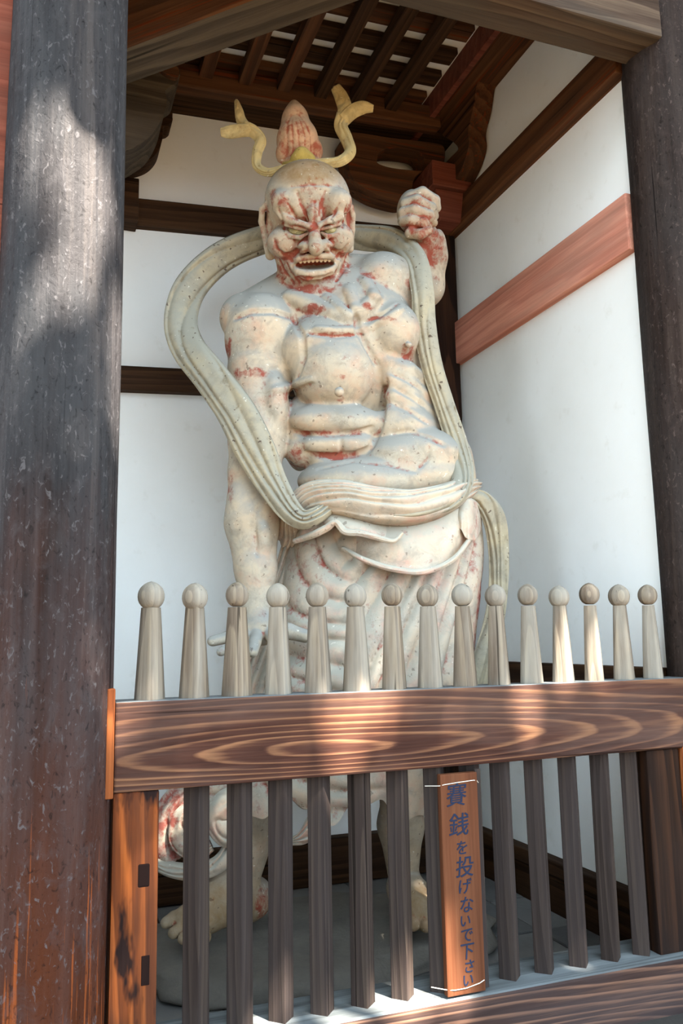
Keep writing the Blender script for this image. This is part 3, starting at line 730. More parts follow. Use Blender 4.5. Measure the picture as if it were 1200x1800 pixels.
# legs and feet
L_([(600, 900, .06), (530, 1200, .02), (455, 1390, .02)], [70, 48, 36], .04)
L_([(455, 1390, .02), (446, 1460, .04), (432, 1535, .02)], [34, 38, 28], .03)
L_([(445, 1575, .10), (400, 1580, -.06), (335, 1622, -.2)], [34, 40, 33], .03)
L_([(432, 1500, .0), (380, 1570, -.1)], [26, 30], .04)
E_(430, 1590, .06, 40, 30, .12, .03)
for x, y, v in [(292, 1622, -.26), (305, 1640, -.30), (322, 1650, -.33), (345, 1655, -.33)]:
    L_([(350, 1605, -.18), (x + 14, y - 8, v + .05), (x, y, v)], [16, 12, 10.5], .008)
L_([(730, 900, .06), (715, 1200, .04), (705, 1390, .02)], [74, 56, 38], .04)
L_([(706, 1390, .02), (704, 1450, .06), (708, 1530, .08)], [36, 40, 28], .03)
L_([(712, 1560, .14), (722, 1580, .0), (735, 1600, -.10)], [34, 36, 32], .03)
for x, y, v in [(706, 1618, -.18), (726, 1626, -.20), (748, 1628, -.2), (768, 1622, -.17)]:
    L_([(730, 1590, -.05), (x, y - 8, v + .05), (x, y, v)], [18, 12, 11], .008)
# ---------------- head: frame square to the viewer
hr, hu, hf = view_axes(545, 400); hs = S(545, 400, -.12)
HA = np.stack([hr, hu, hf])
def H(px, py, d): return hc + hr * (px - 545) * hs + hu * (400 - py) * hs + hf * d
def HE(px, py, d, rx, ry, rd, k=.012, rot=0, sub=False):
    a = math.radians(rot); A = np.stack([hr * math.cos(a) + hu * math.sin(a), -hr * math.sin(a) + hu * math.cos(a), hf])
    G.ell(H(px, py, d), A, (rx * hs, ry * hs, rd), k, sub)
def HL(pts, rs, k=.008, sub=False):
    rr = rs if hasattr(rs, '__len__') else [rs] * len(pts)
    for i in range(len(pts) - 1): G.cap(H(*pts[i]), H(*pts[i + 1]), rr[i] * hs, rr[i + 1] * hs, k, sub)
HE(541, 356, .04, 75, 68, .23, .02)
HE(545, 420, .02, 70, 78, .19, .03)
HE(549, 466, -.01, 62, 48, .16, .03)
HE(550, 493, -.115, 36, 20, .06, .02)
HE(512, 364, -.13, 34, 24, .08, .02, -22)
HE(590, 361, -.12, 27, 24, .08, .02, 24)
HL([(486, 370, -.14), (502, 384, -.185), (522, 394, -.205), (544, 399, -.215)], [5, 8, 8, 6], .010)
HL([(606, 369, -.13), (594, 382, -.175), (578, 391, -.20), (561, 398, -.215)], [5, 8, 8, 6], .010)
HE(552, 380, -.175, 14, 20, .05, .014)
HE(500, 424, -.11, 30, 26, .09, .026, 15)
HE(594, 419, -.105, 26, 27, .09, .026, -15)
# eyes: hooded sockets, lids
HE(522, 406, -.225, 20, 10, .055, .008, -6, True)
HE(578, 404, -.22, 17, 10, .055, .008, 6, True)
HL([(501, 405, -.165), (512, 414, -.19), (527, 416, -.195), (541, 409, -.185)], [3, 4, 4, 3], .006)
HL([(598, 403, -.155), (588, 412, -.18), (574, 414, -.187), (563, 408, -.18)], [3, 4, 4, 3], .006)
HL([(503, 396, -.185), (520, 400, -.205), (541, 405, -.20)], [2.5, 3.2, 2.5], .006)
HL([(597, 394, -.175), (580, 399, -.20), (564, 403, -.20)], [2.5, 3.2, 2.5], .006)
# nose, broad with flared wings and drooping tip
HL([(552, 400, -.195), (552, 415, -.225), (554, 432, -.255)], [8, 10, 12], .010)
HE(554, 432, -.24, 14, 12, .05, .014)
HE(536, 431, -.205, 14, 10, .05, .014, 20)
HE(571, 429, -.205, 13, 10, .05, .014, -20)
HE(543, 441, -.225, 5, 3, .03, .005, 0, True)
HE(565, 440, -.225, 5, 3, .03, .005, 0, True)
# muzzle and mouth
HE(551, 460, -.12, 48, 28, .085, .016)
HL([(514, 461, -.165), (526, 451, -.20), (542, 447.5, -.222), (560, 446, -.222), (577, 445, -.205), (590, 452, -.165)], [4.5, 6, 6, 6, 6, 4.5], .006)
HL([(514, 463, -.165), (524, 472, -.20), (540, 477, -.222), (560, 475, -.222), (578, 470, -.20), (590, 457, -.165)], [5, 7.5, 8.5, 8.5, 7.5, 5], .006)
HE(552, 459.5, -.20, 34, 8.5, .11, .004, 3, True)
# furrows that follow the carved surface
G.groove([(521, 336), (530, 358), (540, 386)], [2.5, 3.6, 2.6], .006)
G.groove([(572, 334), (565, 356), (562, 380)], [2.5, 3.6, 2.6], .006)
G.groove([(553, 354), (553, 392)], [2, 3], .006)
G.groove([(505, 356), (514, 372), (524, 388)], [1.6, 2.6, 2], .006)
G.groove([(598, 356), (590, 370), (580, 386)], [1.6, 2.4, 2], .006)
G.groove([(489, 366), (494, 384), (500, 404)], [2, 2.8, 2], .006)
G.groove([(609, 362), (606, 380), (602, 400)], [2, 2.6, 2], .006)
G.groove([(529, 436), (514, 447), (498, 449), (486, 438), (481, 420)], [3, 4.2, 4.2, 3.4, 2], .007)
G.groove([(578, 434), (591, 444), (604, 443), (612, 430)], [3, 4.2, 4, 2.6], .007)
G.groove([(508, 452), (514, 462), (512, 472)], [3, 4, 2.5], .006)
G.groove([(596, 446), (592, 456), (594, 466)], [3, 4, 2.5], .006)
G.groove([(520, 486), (536, 490), (552, 491), (570, 488), (584, 481)], [2, 3, 3.2, 3, 2], .008)
G.groove([(490, 455), (498, 476), (516, 498)], [2.2, 3.2, 2.4], .008)
G.groove([(610, 446), (604, 472), (590, 494)], [2.2, 3.2, 2.4], .008)
G.groove([(503, 462), (510, 480), (526, 496)], [2, 2.4, 2], .008)
G.groove([(552, 402), (538, 408)], [2, 1.5], .006)
G.groove([(512, 327), (545, 322), (582, 325)], [1.5, 2.2, 1.5], .012)
# ears
HL([(482, 374, -.03), (470, 362, -.02), (462, 370, -.01), (460, 390, .0), (464, 412, .0), (469, 432, -.01), (474, 446, -.02)], [5, 5, 5.5, 5.5, 5, 6, 9], .008)
HE(476, 400, .02, 9, 34, .03, .01)
HL([(472, 376, -.035), (470, 395, -.03), (474, 412, -.03)], [3.5, 3.5, 3], .006, True)
HL([(608, 366, -.02), (616, 366, -.005), (620, 380, .0), (619, 404, .0), (617, 424, .0), (615, 436, -.01)], [5, 5, 5, 5, 5, 7], .008)
HE(611, 398, .02, 7, 32, .03, .01)
V, Q = G.mesh()
cav = np.clip(G.cavity(V, .018) * .9, 0, 1.2) + np.clip(G.cavity(V, .009) * .6, 0, .8)
# bared red undercoat patches (photo px, radius px, strength), front faces only
def paint(V, lst):
    red = np.zeros(len(V))
    c = (V - CL) @ AX @ RC.T
    px = 600 + FPX * c[:, 0] / c[:, 2]; py = 900 + FPX * c[:, 1] / c[:, 2]
    for x, y, rx, ry, s_ in lst:
        d = ((px - x) / rx) ** 2 + ((py - y) / ry) ** 2
        red = np.maximum(red, s_ * .82 * np.clip(1.5 - d, 0, 1.3) / 1.3)
    return red
RED = [(545, 410, 75, 100, .52), (497, 352, 13, 18, .95), (540, 330, 26, 9, .7), (515, 368, 20, 14, .55), (552, 398, 9, 7, 1.0), (553, 376, 14, 24, .6), (505, 450, 18, 9, 1.0), (600, 448, 14, 8, .9),
       (485, 436, 8, 20, .8), (495, 478, 16, 22, .8), (520, 500, 26, 12, .85), (552, 508, 44, 9, 1.1), (585, 495, 20, 14, .8), (606, 470, 10, 22, .7), (464, 395, 9, 45, .7), (615, 380, 10, 40, .8),
       (552, 440, 24, 6, .8), (548, 459, 34, 9, 1.2), (590, 425, 20, 14, .45), (480, 350, 9, 20, .8), (535, 490, 18, 8, .8), (548, 543, 28, 10, 1.05), (646, 538, 12, 9, .9), (588, 587, 46, 5, .95),
       (676, 560, 30, 5, .8), (716, 620, 14, 18, .85), (722, 500, 12, 14, .8), (652, 484, 22, 7, .8), (400, 612, 9, 20, 1.0), (418, 657, 10, 12, .9), (445, 655, 26, 12, .9), (600, 662, 14, 7, .9), (598, 700, 10, 7, .8),
       (585, 801, 40, 9, 1.1), (552, 760, 34, 6, .8), (640, 762, 20, 5, .4), (522, 800, 18, 30, .7), (680, 700, 8, 34, .5), (405, 860, 7, 45, .7), (484, 850, 9, 50, .9), (430, 560, 20, 16, .35), (520, 560, 40, 10, .4),
       (752, 440, 36, 60, .85), (735, 402, 34, 14, .8), (740, 372, 40, 40, .3), (748, 382, 26, 6, .6), (440, 790, 40, 60, .35), (460, 1040, 20, 40, .3), (510, 690, 12, 20, .6), (462, 1590, 14, 40, .9), (705, 1480, 16, 40, .5)]
red = paint(V, RED)
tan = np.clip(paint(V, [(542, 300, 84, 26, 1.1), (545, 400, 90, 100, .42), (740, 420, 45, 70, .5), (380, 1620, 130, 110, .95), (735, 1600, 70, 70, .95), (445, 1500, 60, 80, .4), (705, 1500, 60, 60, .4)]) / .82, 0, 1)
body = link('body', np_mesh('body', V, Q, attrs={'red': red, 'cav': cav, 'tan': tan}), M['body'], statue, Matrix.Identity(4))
def child(o):
    """statue parts are modelled in the statue's own frame"""
    o.parent = statue; o.matrix_parent_inverse = Matrix.Identity(4); o.matrix_basis = Matrix.Identity(4); return o
child(body)
del G
def uv_ell(name, c, A, r, mat, n=20):
    V = []; F = []
    for j in range(n + 1):
        ph = math.pi * j / n
        for i in range(2 * n):
            a = math.pi * i / n
            V.append(c + A[0] * r[0] * math.sin(ph) * math.cos(a) + A[1] * r[1] * math.sin(ph) * math.sin(a) + A[2] * r[2] * math.cos(ph))
    for j in range(n):
        for i in range(2 * n): F.append((j * 2 * n + i, (j + 1) * 2 * n + i, (j + 1) * 2 * n + (i + 1) % (2 * n), j * 2 * n + (i + 1) % (2 * n)))
    return child(link(name, np_mesh(name, V, F, fix=True), mat))
for (x, y, d, rx, ry, ix) in [(523, 405.5, -.15, 16, 9, 525), (577.5, 403.5, -.147, 14, 9, 575)]:
    e = uv_ell('eye', H(x, y, d), HA, (rx * hs, ry * hs, .046), M['eye']); e['label'] = 'glazed yellowish bulging eye'
    q = link('iris', np_mesh('iris', *(lambda VV, FF: (VV, FF))(*(lambda c: (
        [c + hr * math.cos(a) * rr * hs + hu * math.sin(a) * rr * hs + hf * (.0 if rr > 1 else -.0015) for rr in (4.6, .6) for a in np.linspace(0, 2 * math.pi, 17)[:-1]],
        [(i, (i + 1) % 16, 16 + (i + 1) % 16, 16 + i) for i in range(16)]))(H(ix, y + 1, d - .0445)))), M['iris'])
    q.parent = e; q.matrix_parent_inverse = Matrix.Identity(4)
for k in range(8):
    x = 528 + k * 7; yt = 454.2 - k * .35 + .9 * abs(k - 3.5) / 3.5
    c = H(x, yt, -.188 + .012 * ((k - 3.5) / 3.5) ** 2)
    bm = bmesh.new(); bmesh.ops.create_cube(bm, size=1)
    for v in bm.verts:
        q = c + hr * v.co.x * 6.4 * hs + hu * v.co.z * 6.2 * hs + hf * v.co.y * .02; v.co = Vector(q)
    bmesh.ops.bevel(bm, geom=bm.edges[:], offset=.0045, segments=2, affect='EDGES')
    me = bpy.data.meshes.new('tooth'); bm.to_mesh(me); bm.free(); child(link('tooth', me, M['tooth']))

# topknot and its band
T0 = P(522, 240, -.08); tg = Grid(axis([(T0[0] - .2, T0[0] + .2, .006)]), axis([(T0[1] - .25, T0[1] + .25, .008)]), axis([(T0[2] - .26, T0[2] + .28, .006)]))
tg.E(523, 250, -.06, 37, 42, .12, .02); tg.E(519, 218, -.06, 25, 34, .09, .03); tg.E(517, 194, -.06, 11, 17, .05, .03); tg.E(497, 266, -.08, 12, 20, .05, .008, -15); tg.E(556, 262, -.06, 11, 18, .05, .008, 12)
tg.E(530, 285, -.05, 34, 16, .11, .02)
for x in (504, 514, 525, 536, 546):
    tg.groove([(517 + (x - 520) * .3, 200), (517 + (x - 520) * .75, 215), (x, 236), (x + 1, 270)], [.8, 1.3, 1.4, 1.3], .008)
V, Q = tg.mesh(); child(link('topknot', np_mesh('topknot', V, Q, attrs={'red': paint(V, [(497, 268, 16, 22, .8), (557, 262, 12, 20, .8), (520, 240, 44, 60, .42)]), 'cav': np.clip(tg.cavity(V, .012), 0, 1)}), M['hair']))['label'] = 'tall pointed topknot of hair'
T0 = P(535, 278, -.15); tg = Grid(axis([(T0[0] - .14, T0[0] + .14, .005)]), axis([(T0[1] - .22, T0[1] + .22, .007)]), axis([(T0[2] - .1, T0[2] + .1, .005)]))
tg.E(533, 288, -.07, 38, 8, .15, .012); tg.E(532, 279, -.155, 22, 14, .05, .02); tg.E(530, 268, -.16, 12, 10, .04, .02)
V, Q = tg.mesh(); child(link('hair_band', np_mesh('hair_band', V, Q, attrs={'red': np.zeros(len(V)), 'cav': np.clip(tg.cavity(V, .012), 0, 1)}), M['gilt']))['label'] = 'gilded band around the topknot'

# ------------------------------------------------------------------ swept cloth
def catmull(pts, n):
    pts = np.asarray(pts, float); q = np.vstack([2 * pts[0] - pts[1], pts, 2 * pts[-1] - pts[-2]]); N = len(pts) - 1; out = []
    for tt in np.linspace(0, N - 1e-6, n):
        i = int(tt); t = tt - i; p0, p1, p2, p3 = q[i:i + 4]
        out.append(.5 * ((2 * p1) + (-p0 + p2) * t + (2 * p0 - 5 * p1 + 4 * p2 - p3) * t * t + (-p0 + 3 * p1 - 3 * p2 + p3) * t ** 3))
    return np.array(out)
def sweep(name, pts, mat, th=.03, amp=.012, nr=4, twist=None, M_=90, K=34, seed=0, round_=.5, drift=.6):
    """pleated band: pts are (px, py, v, width px); faces the viewer unless twisted"""
    pts = np.asarray(pts, float); c = catmull(pts, M_)
    pos = np.array([P(*p[:3]) for p in c]); wid = np.array([p[3] * S(*p[:3]) for p in c])
    T = np.gradient(pos, axis=0); T /= np.linalg.norm(T, axis=1)[:, None]
    Nn = CL - pos; Nn -= T * (Nn * T).sum(1)[:, None]; Nn /= np.linalg.norm(Nn, axis=1)[:, None]
    B = np.cross(T, Nn)
    tw = np.interp(np.linspace(0, 1, M_), np.linspace(0, 1, len(twist)), np.radians(twist)) if twist is not None else np.zeros(M_)
    Nn, B = Nn * np.cos(tw)[:, None] + B * np.sin(tw)[:, None], B * np.cos(tw)[:, None] - Nn * np.sin(tw)[:, None]
    s = np.linspace(-1, 1, K); V = []; cv = []
    for i in range(M_):
        t = i / (M_ - 1)
        ph = s * nr * .5 + drift * math.sin(t * 4.2 + seed) + .45 * np.sin(s * 2.2 + t * 7 + seed) + .12 * np.sin(s * 5 - t * 15)
        rid = np.abs(np.sin(math.pi * ph)) ** .8
        edge = np.clip((1 - np.abs(s)) * 6, 0, 1)
        h = th * round_ * (1 - s ** 2) + amp * (rid - .5) * edge
        fr = pos[i] + B[i] * (s * wid[i] / 2)[:, None] + Nn[i] * (h + th * .35)[:, None]
        bk = pos[i] + B[i] * (s[::-1] * wid[i] / 2 * .985)[:, None] - Nn[i] * (th * .35 + th * .3 * (1 - s[::-1] ** 2))[:, None]
        V += list(fr) + list(bk); cv += list((1 - rid) ** 2 * edge) + [0] * K
    R = 2 * K; F = [(i * R + j, i * R + (j + 1) % R, (i + 1) * R + (j + 1) % R, (i + 1) * R + j) for i in range(M_ - 1) for j in range(R)]
    for base in (0, (M_ - 1) * R):
        for j in range(K - 1): F.append((base + j, base + j + 1, base + R - 2 - j, base + R - 1 - j))
    me = np_mesh(name, V, F, attrs={'red': np.zeros(len(V)), 'cav': np.array(cv)}, fix=True)
    return child(link(name, me, mat))
sw = sweep('scarf', [(600, 425, .30, 40), (520, 412, .30, 44), (450, 425, .26, 48), (385, 455, .20, 52), (335, 505, .12, 56), (318, 560, .04, 58), (330, 610, -.06, 60), (372, 665, -.20, 64), (415, 725, -.28, 70), (448, 790, -.31, 70), (478, 850, -.33, 56), (508, 896, -.36, 44), (532, 913, -.38, 36), (556, 906, -.38, 30), (580, 890, -.33, 24)],
           M['scarf'], .05, .017, 3, [0, 0, -10, -10, 0, 20, 25, 10, 0, 0, 0, 0], 140, 40, 1)
sw['label'] = 'long pleated scarf looping out past the hanging arm'
sw = sweep('scarf', [(590, 415, .30, 40), (640, 418, .26, 44), (690, 425, .14, 46), (728, 455, -.02, 42), (742, 510, -.10, 40), (746, 570, -.12, 40), (758, 640, -.12, 38), (780, 710, -.12, 36), (801, 775, -.14, 38), (813, 828, -.20, 40), (806, 862, -.29, 38), (780, 884, -.36, 34), (735, 898, -.405, 26), (690, 902, -.41, 12)],
           M['scarf'], .05, .014, 2.5, None, 120, 36, 2)
sw['label'] = 'scarf length falling from the raised shoulder to the waist'
sw = sweep('scarf_tail', [(815, 880, -.12, 30), (845, 880, -.10, 36), (868, 912, -.08, 40), (876, 970, -.06, 36), (875, 1040, -.05, 34), (866, 1100, -.04, 36), (850, 1160, -.03, 40), (832, 1225, -.02, 46), (815, 1300, .0, 50)], M['scarf'], .04, .018, 3, None, 90, 30, 3)
sweep('waist_sash', [(508, 940, -.02, 40), (520, 905, -.14, 50), (548, 878, -.26, 58), (600, 876, -.345, 62), (660, 888, -.375, 62), (720, 892, -.37, 60), (770, 882, -.33, 54), (802, 868, -.20, 44), (815, 862, -.02, 34)], M['skirt'], .09, .02, 5, [0, -10, -20, -25, -25, -20, -10, 0], 110, 44, 4, .7, .9)
# hair ribbons with forked ends
def ribbon(pts, f1, f2, seed, label):
    o = sweep('hair_ribbon', pts, M['ribbon'], .028, .007, 2, None, 70, 20, seed); o['label'] = label
    for f in (f1, f2):
        q = sweep('ribbon_fork', f, M['ribbon'], .026, .006, 2, None, 30, 16, seed + 1); q.parent = o
ribbon([(530, 290, -.20, 10), (500, 296, -.20, 13), (472, 303, -.17, 15), (452, 292, -.13, 16), (452, 268, -.11, 18), (458, 248, -.10, 20), (446, 232, -.09, 22), (428, 224, -.09, 24)],
       [(440, 228, -.095, 22), (420, 230, -.10, 22), (404, 232, -.10, 22), (388, 233, -.10, 14)], [(436, 232, -.09, 22), (424, 212, -.08, 18), (420, 196, -.08, 15), (416, 180, -.07, 8)], 5, 'ochre ribbon end curling out to the left of the topknot')
ribbon([(535, 288, -.20, 10), (565, 287, -.20, 16), (596, 284, -.17, 18), (615, 268, -.13, 20), (609, 245, -.10, 22), (599, 222, -.08, 24), (604, 204, -.07, 28)],
       [(602, 212, -.075, 26), (606, 192, -.07, 26), (600, 172, -.06, 24), (590, 154, -.06, 18)], [(602, 212, -.075, 24), (620, 196, -.075, 24), (638, 189, -.08, 22), (656, 191, -.08, 12)], 6, 'ochre ribbon end curling up to the right of the topknot')

# ------------------------------------------------------------------ skirt
ROWS = np.array([  # y, left x, right x, v centre, depth radius
    (885, 540, 830, .06, .28), (920, 522, 846, .06, .31), (960, 508, 848, .06, .33), (1000, 501, 850, .06, .34), (1050, 496, 846, .06, .35), (1100, 488, 840, .06, .35), (1150, 476, 836, .06, .355),
    (1200, 462, 830, .06, .36), (1260, 450, 812, .06, .35), (1320, 430, 790, .06, .34), (1380, 415, 765, .06, .33), (1430, 405, 745, .06, .32)], float)
nr_, nth = 130, 320; ys = np.linspace(885, 1425, nr_); V = []; cv = []; rd_ = []
for y in ys:
    xl, xr, vc, rd = [np.interp(y, ROWS[:, 0], ROWS[:, k]) for k in (1, 2, 3, 4)]
    for i in range(nth):
        a = 2 * math.pi * i / nth; x = (xl + xr) / 2 - (xr - xl) / 2 * math.cos(a)
        fr = math.sin(a)
        yy = y + (18 * math.sin(x * .045 + .6) + 8 * math.sin(x * .11)) * max(0, (y - 1330) / 95)
        v = vc - rd * math.copysign(abs(fr) ** .8, fr)
        # fold fields
        fan = math.degrees(math.atan2(880 - x, yy - 690)) / 4.6 + .35 * math.sin(yy * .012 + x * .02)
        swag = math.hypot(x - 665, (yy - 880) / 1.05) / 43.0 + .45 * math.sin(yy * .017 + x * .011)
        b = min(1, max(0, (x - 560 + (yy - 1000) * -.12) / 90)); b = b * b * (3 - 2 * b)
        def rid(p): p = p + .12 * math.sin(p * 2.3); return abs(math.sin(math.pi * p)) ** .6
        r1, r2 = rid(fan), rid(swag)
        rg = r1 * b + r2 * (1 - b); amp = (.044 * b + .036 * (1 - b)) * (.35 + .65 * max(0, fr)) * min(1, max(0, (y - 890) / 60))
        nrm = np.array([-math.cos(a) * (1 if True else 0), -fr, 0]); nrm /= np.linalg.norm(nrm) + 1e-9
        V.append(P(x, yy, v) + nrm * amp * (rg - .6)); cv.append((1 - rg) ** 2 * 1.6)
        q = 0
        if x < 570 and fr > 0: q = .35
        if x > 800: q = .5
        rd_.append(q)
F = [(j * nth + i, j * nth + (i + 1) % nth, (j + 1) * nth + (i + 1) % nth, (j + 1) * nth + i) for j in range(nr_ - 1) for i in range(nth)]
child(link('skirt', np_mesh('skirt', V, F, attrs={'red': rd_, 'cav': cv}, fix=True), M['skirt']))['label'] = 'long pleated skirt of faded pink and grey cloth'
def flap(name, top, hem, v0, v1, mat, bulge=.03, th=.022, amp=.006, nr=9, ruff=0.0, n=110, m_=26, label=None):
    """draped sheet between a top line and a hem line (px, py), v from v0 to v1 with side falloff; closed, with thickness"""
    A = catmull(top, n); B = catmull(hem, n); Fv = []; Bv = []; c1 = []
    for j in range(m_):
        t = j / (m_ - 1)
        for i in range(n):
            s = i / (n - 1); x, y = A[i] * (1 - t) + B[i] * t
            side = abs(2 * s - 1) ** 2.4
            v = v0 + (v1 - v0) * t + .26 * side - bulge * math.sin(math.pi * min(1, t * 1.15) * .9)
            rg = abs(math.sin(math.pi * (s * nr + .5 * math.sin(t * 2 + s * 5)))) ** .8
            v -= amp * (rg - .5) * min(1, t * 3) + ruff * t * t * math.sin(s * 30)
            Fv.append(P(x, y, v)); Bv.append(P(x, y, v + th)); c1.append((1 - rg) ** 2 * .8)
    N = n * m_; V = Fv + Bv; F = []
    for j in range(m_ - 1):
        for i in range(n - 1):
            a = j * n + i; F.append((a, a + 1, a + n + 1, a + n)); F.append((N + a, N + a + n, N + a + n + 1, N + a + 1))
    for i in range(n - 1):
        F.append((i, N + i, N + i + 1, i + 1)); a = (m_ - 1) * n + i; F.append((a, a + 1, N + a + 1, N + a))
    for j in range(m_ - 1):
        a = j * n; F.append((a, a + n, N + a + n, N + a)); a = j * n + n - 1; F.append((a, N + a, N + a + n, a + n))
    o = child(link(name, np_mesh(name, V, F, attrs={'red': [0.0] * N + [1.1] * N, 'cav': c1 + c1}, fix=True), mat))
    if label: o['label'] = label
    return o
flap('apron_fold', [(585, 905), (640, 908), (700, 915), (760, 908), (815, 890), (845, 880)], [(604, 966), (640, 985), (690, 1001), (745, 1006), (795, 985), (822, 952)], -.33, -.375, M['skirt'], .03, .024, .004, 4, label='rounded overlapping fold of cloth below the sash')
flap('upper_fold', [(518, 925), (550, 905), (590, 900), (640, 905), (690, 912), (740, 915)], [(521, 953), (552, 941), (574, 930), (590, 921), (606, 936), (632, 938), (656, 944), (690, 952), (704, 938), (716, 925)], -.335, -.40, M['skirt'], .02, .026, .006, 5, .008, label='wavy turned down edge of the skirt')
flap('side_fold', [(770, 905), (800, 892), (825, 876), (846, 888)], [(782, 948), (796, 955), (808, 930), (818, 945), (834, 950), (847, 928)], -.27, -.30, M['skirt'], .02, .024, .008, 4, .01, label='crumpled cloth corner at the hip')
sweep('rolled_edge', [(519, 951, -.27, 10), (552, 939, -.37, 13), (574, 928, -.40, 13), (590, 918, -.41, 12), (606, 934, -.425, 13), (632, 937, -.435, 12), (656, 943, -.43, 11), (690, 951, -.415, 9), (706, 938, -.40, 6)], M['skirt'], .022, .004, 1, None, 90, 14, 2)
sweep('rolled_edge', [(603, 964, -.29, 8), (640, 984, -.375, 10), (690, 1000, -.40, 11), (745, 1005, -.40, 11), (795, 984, -.37, 10), (823, 951, -.28, 8)], M['skirt'], .02, .003, 1, None, 90, 14, 3)
# cloth blown back beside the near leg, with the curled hem low down
sweep('side_drape', [(515, 940, .05, 30), (500, 1010, .06, 40), (482, 1090, .05, 56), (462, 1160, .03, 80), (440, 1230, .0, 100), (415, 1310, -.02, 110), (390, 1390, -.03, 110), (370, 1440, -.03, 90)], M['skirt'], .05, .03, 5, None, 90, 40, 8, .4, .4)['label'] = 'drape of cloth hanging behind the lowered hand'
def redden(o, s_):
    a_ = o.data.attributes['red'].data; a_.foreach_set('value', np.full(len(a_), s_, np.float32)); return o
redden(sweep('curled_hem', [(450, 1380, -.02, 60), (395, 1388, -.05, 70), (335, 1400, -.08, 66), (298, 1432, -.09, 56), (288, 1480, -.09, 50), (300, 1515, -.09, 40)], M['skirt'], .06, .02, 3, [0, 10, 0, -15, 0], 80, 30, 9), .75)['label'] = 'curled windblown hem low beside the near shin, red inside'
sweep('curled_hem', [(262, 1512, -.12, 16), (300, 1528, -.13, 26), (345, 1532, -.14, 30), (385, 1518, -.13, 30), (412, 1480, -.11, 30), (428, 1430, -.08, 26)], M['skirt'], .05, .014, 2, None, 80, 28, 10)
sweep('curled_hem', [(425, 1395, -.12, 30), (396, 1408, -.15, 40), (382, 1438, -.15, 46), (398, 1468, -.14, 40), (425, 1474, -.12, 26)], M['skirt'], .07, .012, 2, None, 70, 28, 13)
redden(sweep('curled_hem', [(385, 1420, -.12, 26), (348, 1418, -.14, 30), (318, 1440, -.14, 34), (316, 1478, -.14, 34), (345, 1498, -.13, 30), (372, 1486, -.12, 20)], M['skirt'], .05, .016, 2, None, 70, 28, 11), .6)
sweep('hem_fold', [(610, 1380, -.2, 40), (580, 1400, -.22, 50), (560, 1440, -.22, 40), (535, 1470, -.2, 24), (512, 1480, -.18, 12)], M['skirt'], .05, .02, 3, None, 60, 28, 12)
# ------------------------------------------------------------------ rock the statue stands on
def rock(name, c, r, seed, label):
    bm = bmesh.new(); bmesh.ops.create_icosphere(bm, subdivisions=4, radius=1); rr = np.random.default_rng(seed); ph = rr.uniform(0, 6.28, 12)
    for v in bm.verts:
        p = v.co.copy(); n = .10 * math.sin(3 * p.x + ph[0]) * math.sin(2.6 * p.y + ph[1]) + .06 * math.sin(7 * p.x + ph[2] + 3 * p.z) * math.sin(6 * p.y + ph[3]) + .03 * math.sin(15 * p.x + ph[4]) * math.sin(13 * p.y + 9 * p.z + ph[5])
        q = p * (1 + n); z = q.z; z = (min(z, .55) if z > 0 else max(z, -.2))
        z += .03 * math.sin(9 * p.x + ph[6]) * math.sin(8 * p.y + ph[7])
        v.co = Vector((q.x * r[0], q.y * r[1], max(z * r[2], -c[2] + ZF + .004)))
    me = bpy.data.meshes.new(name); bm.to_mesh(me); bm.free(); me.polygons.foreach_set('use_smooth', [True] * len(me.polygons))
    return tag(link(name, me, M['rock'], None, Matrix.Translation(c)), label, 'rock')
rk = rock('pedestal_rock', (SO[0] - .12, SO[1] + .12, ZF + .02), (.98, .62, .13), 3, 'low flat grey rock under the feet of the statue')
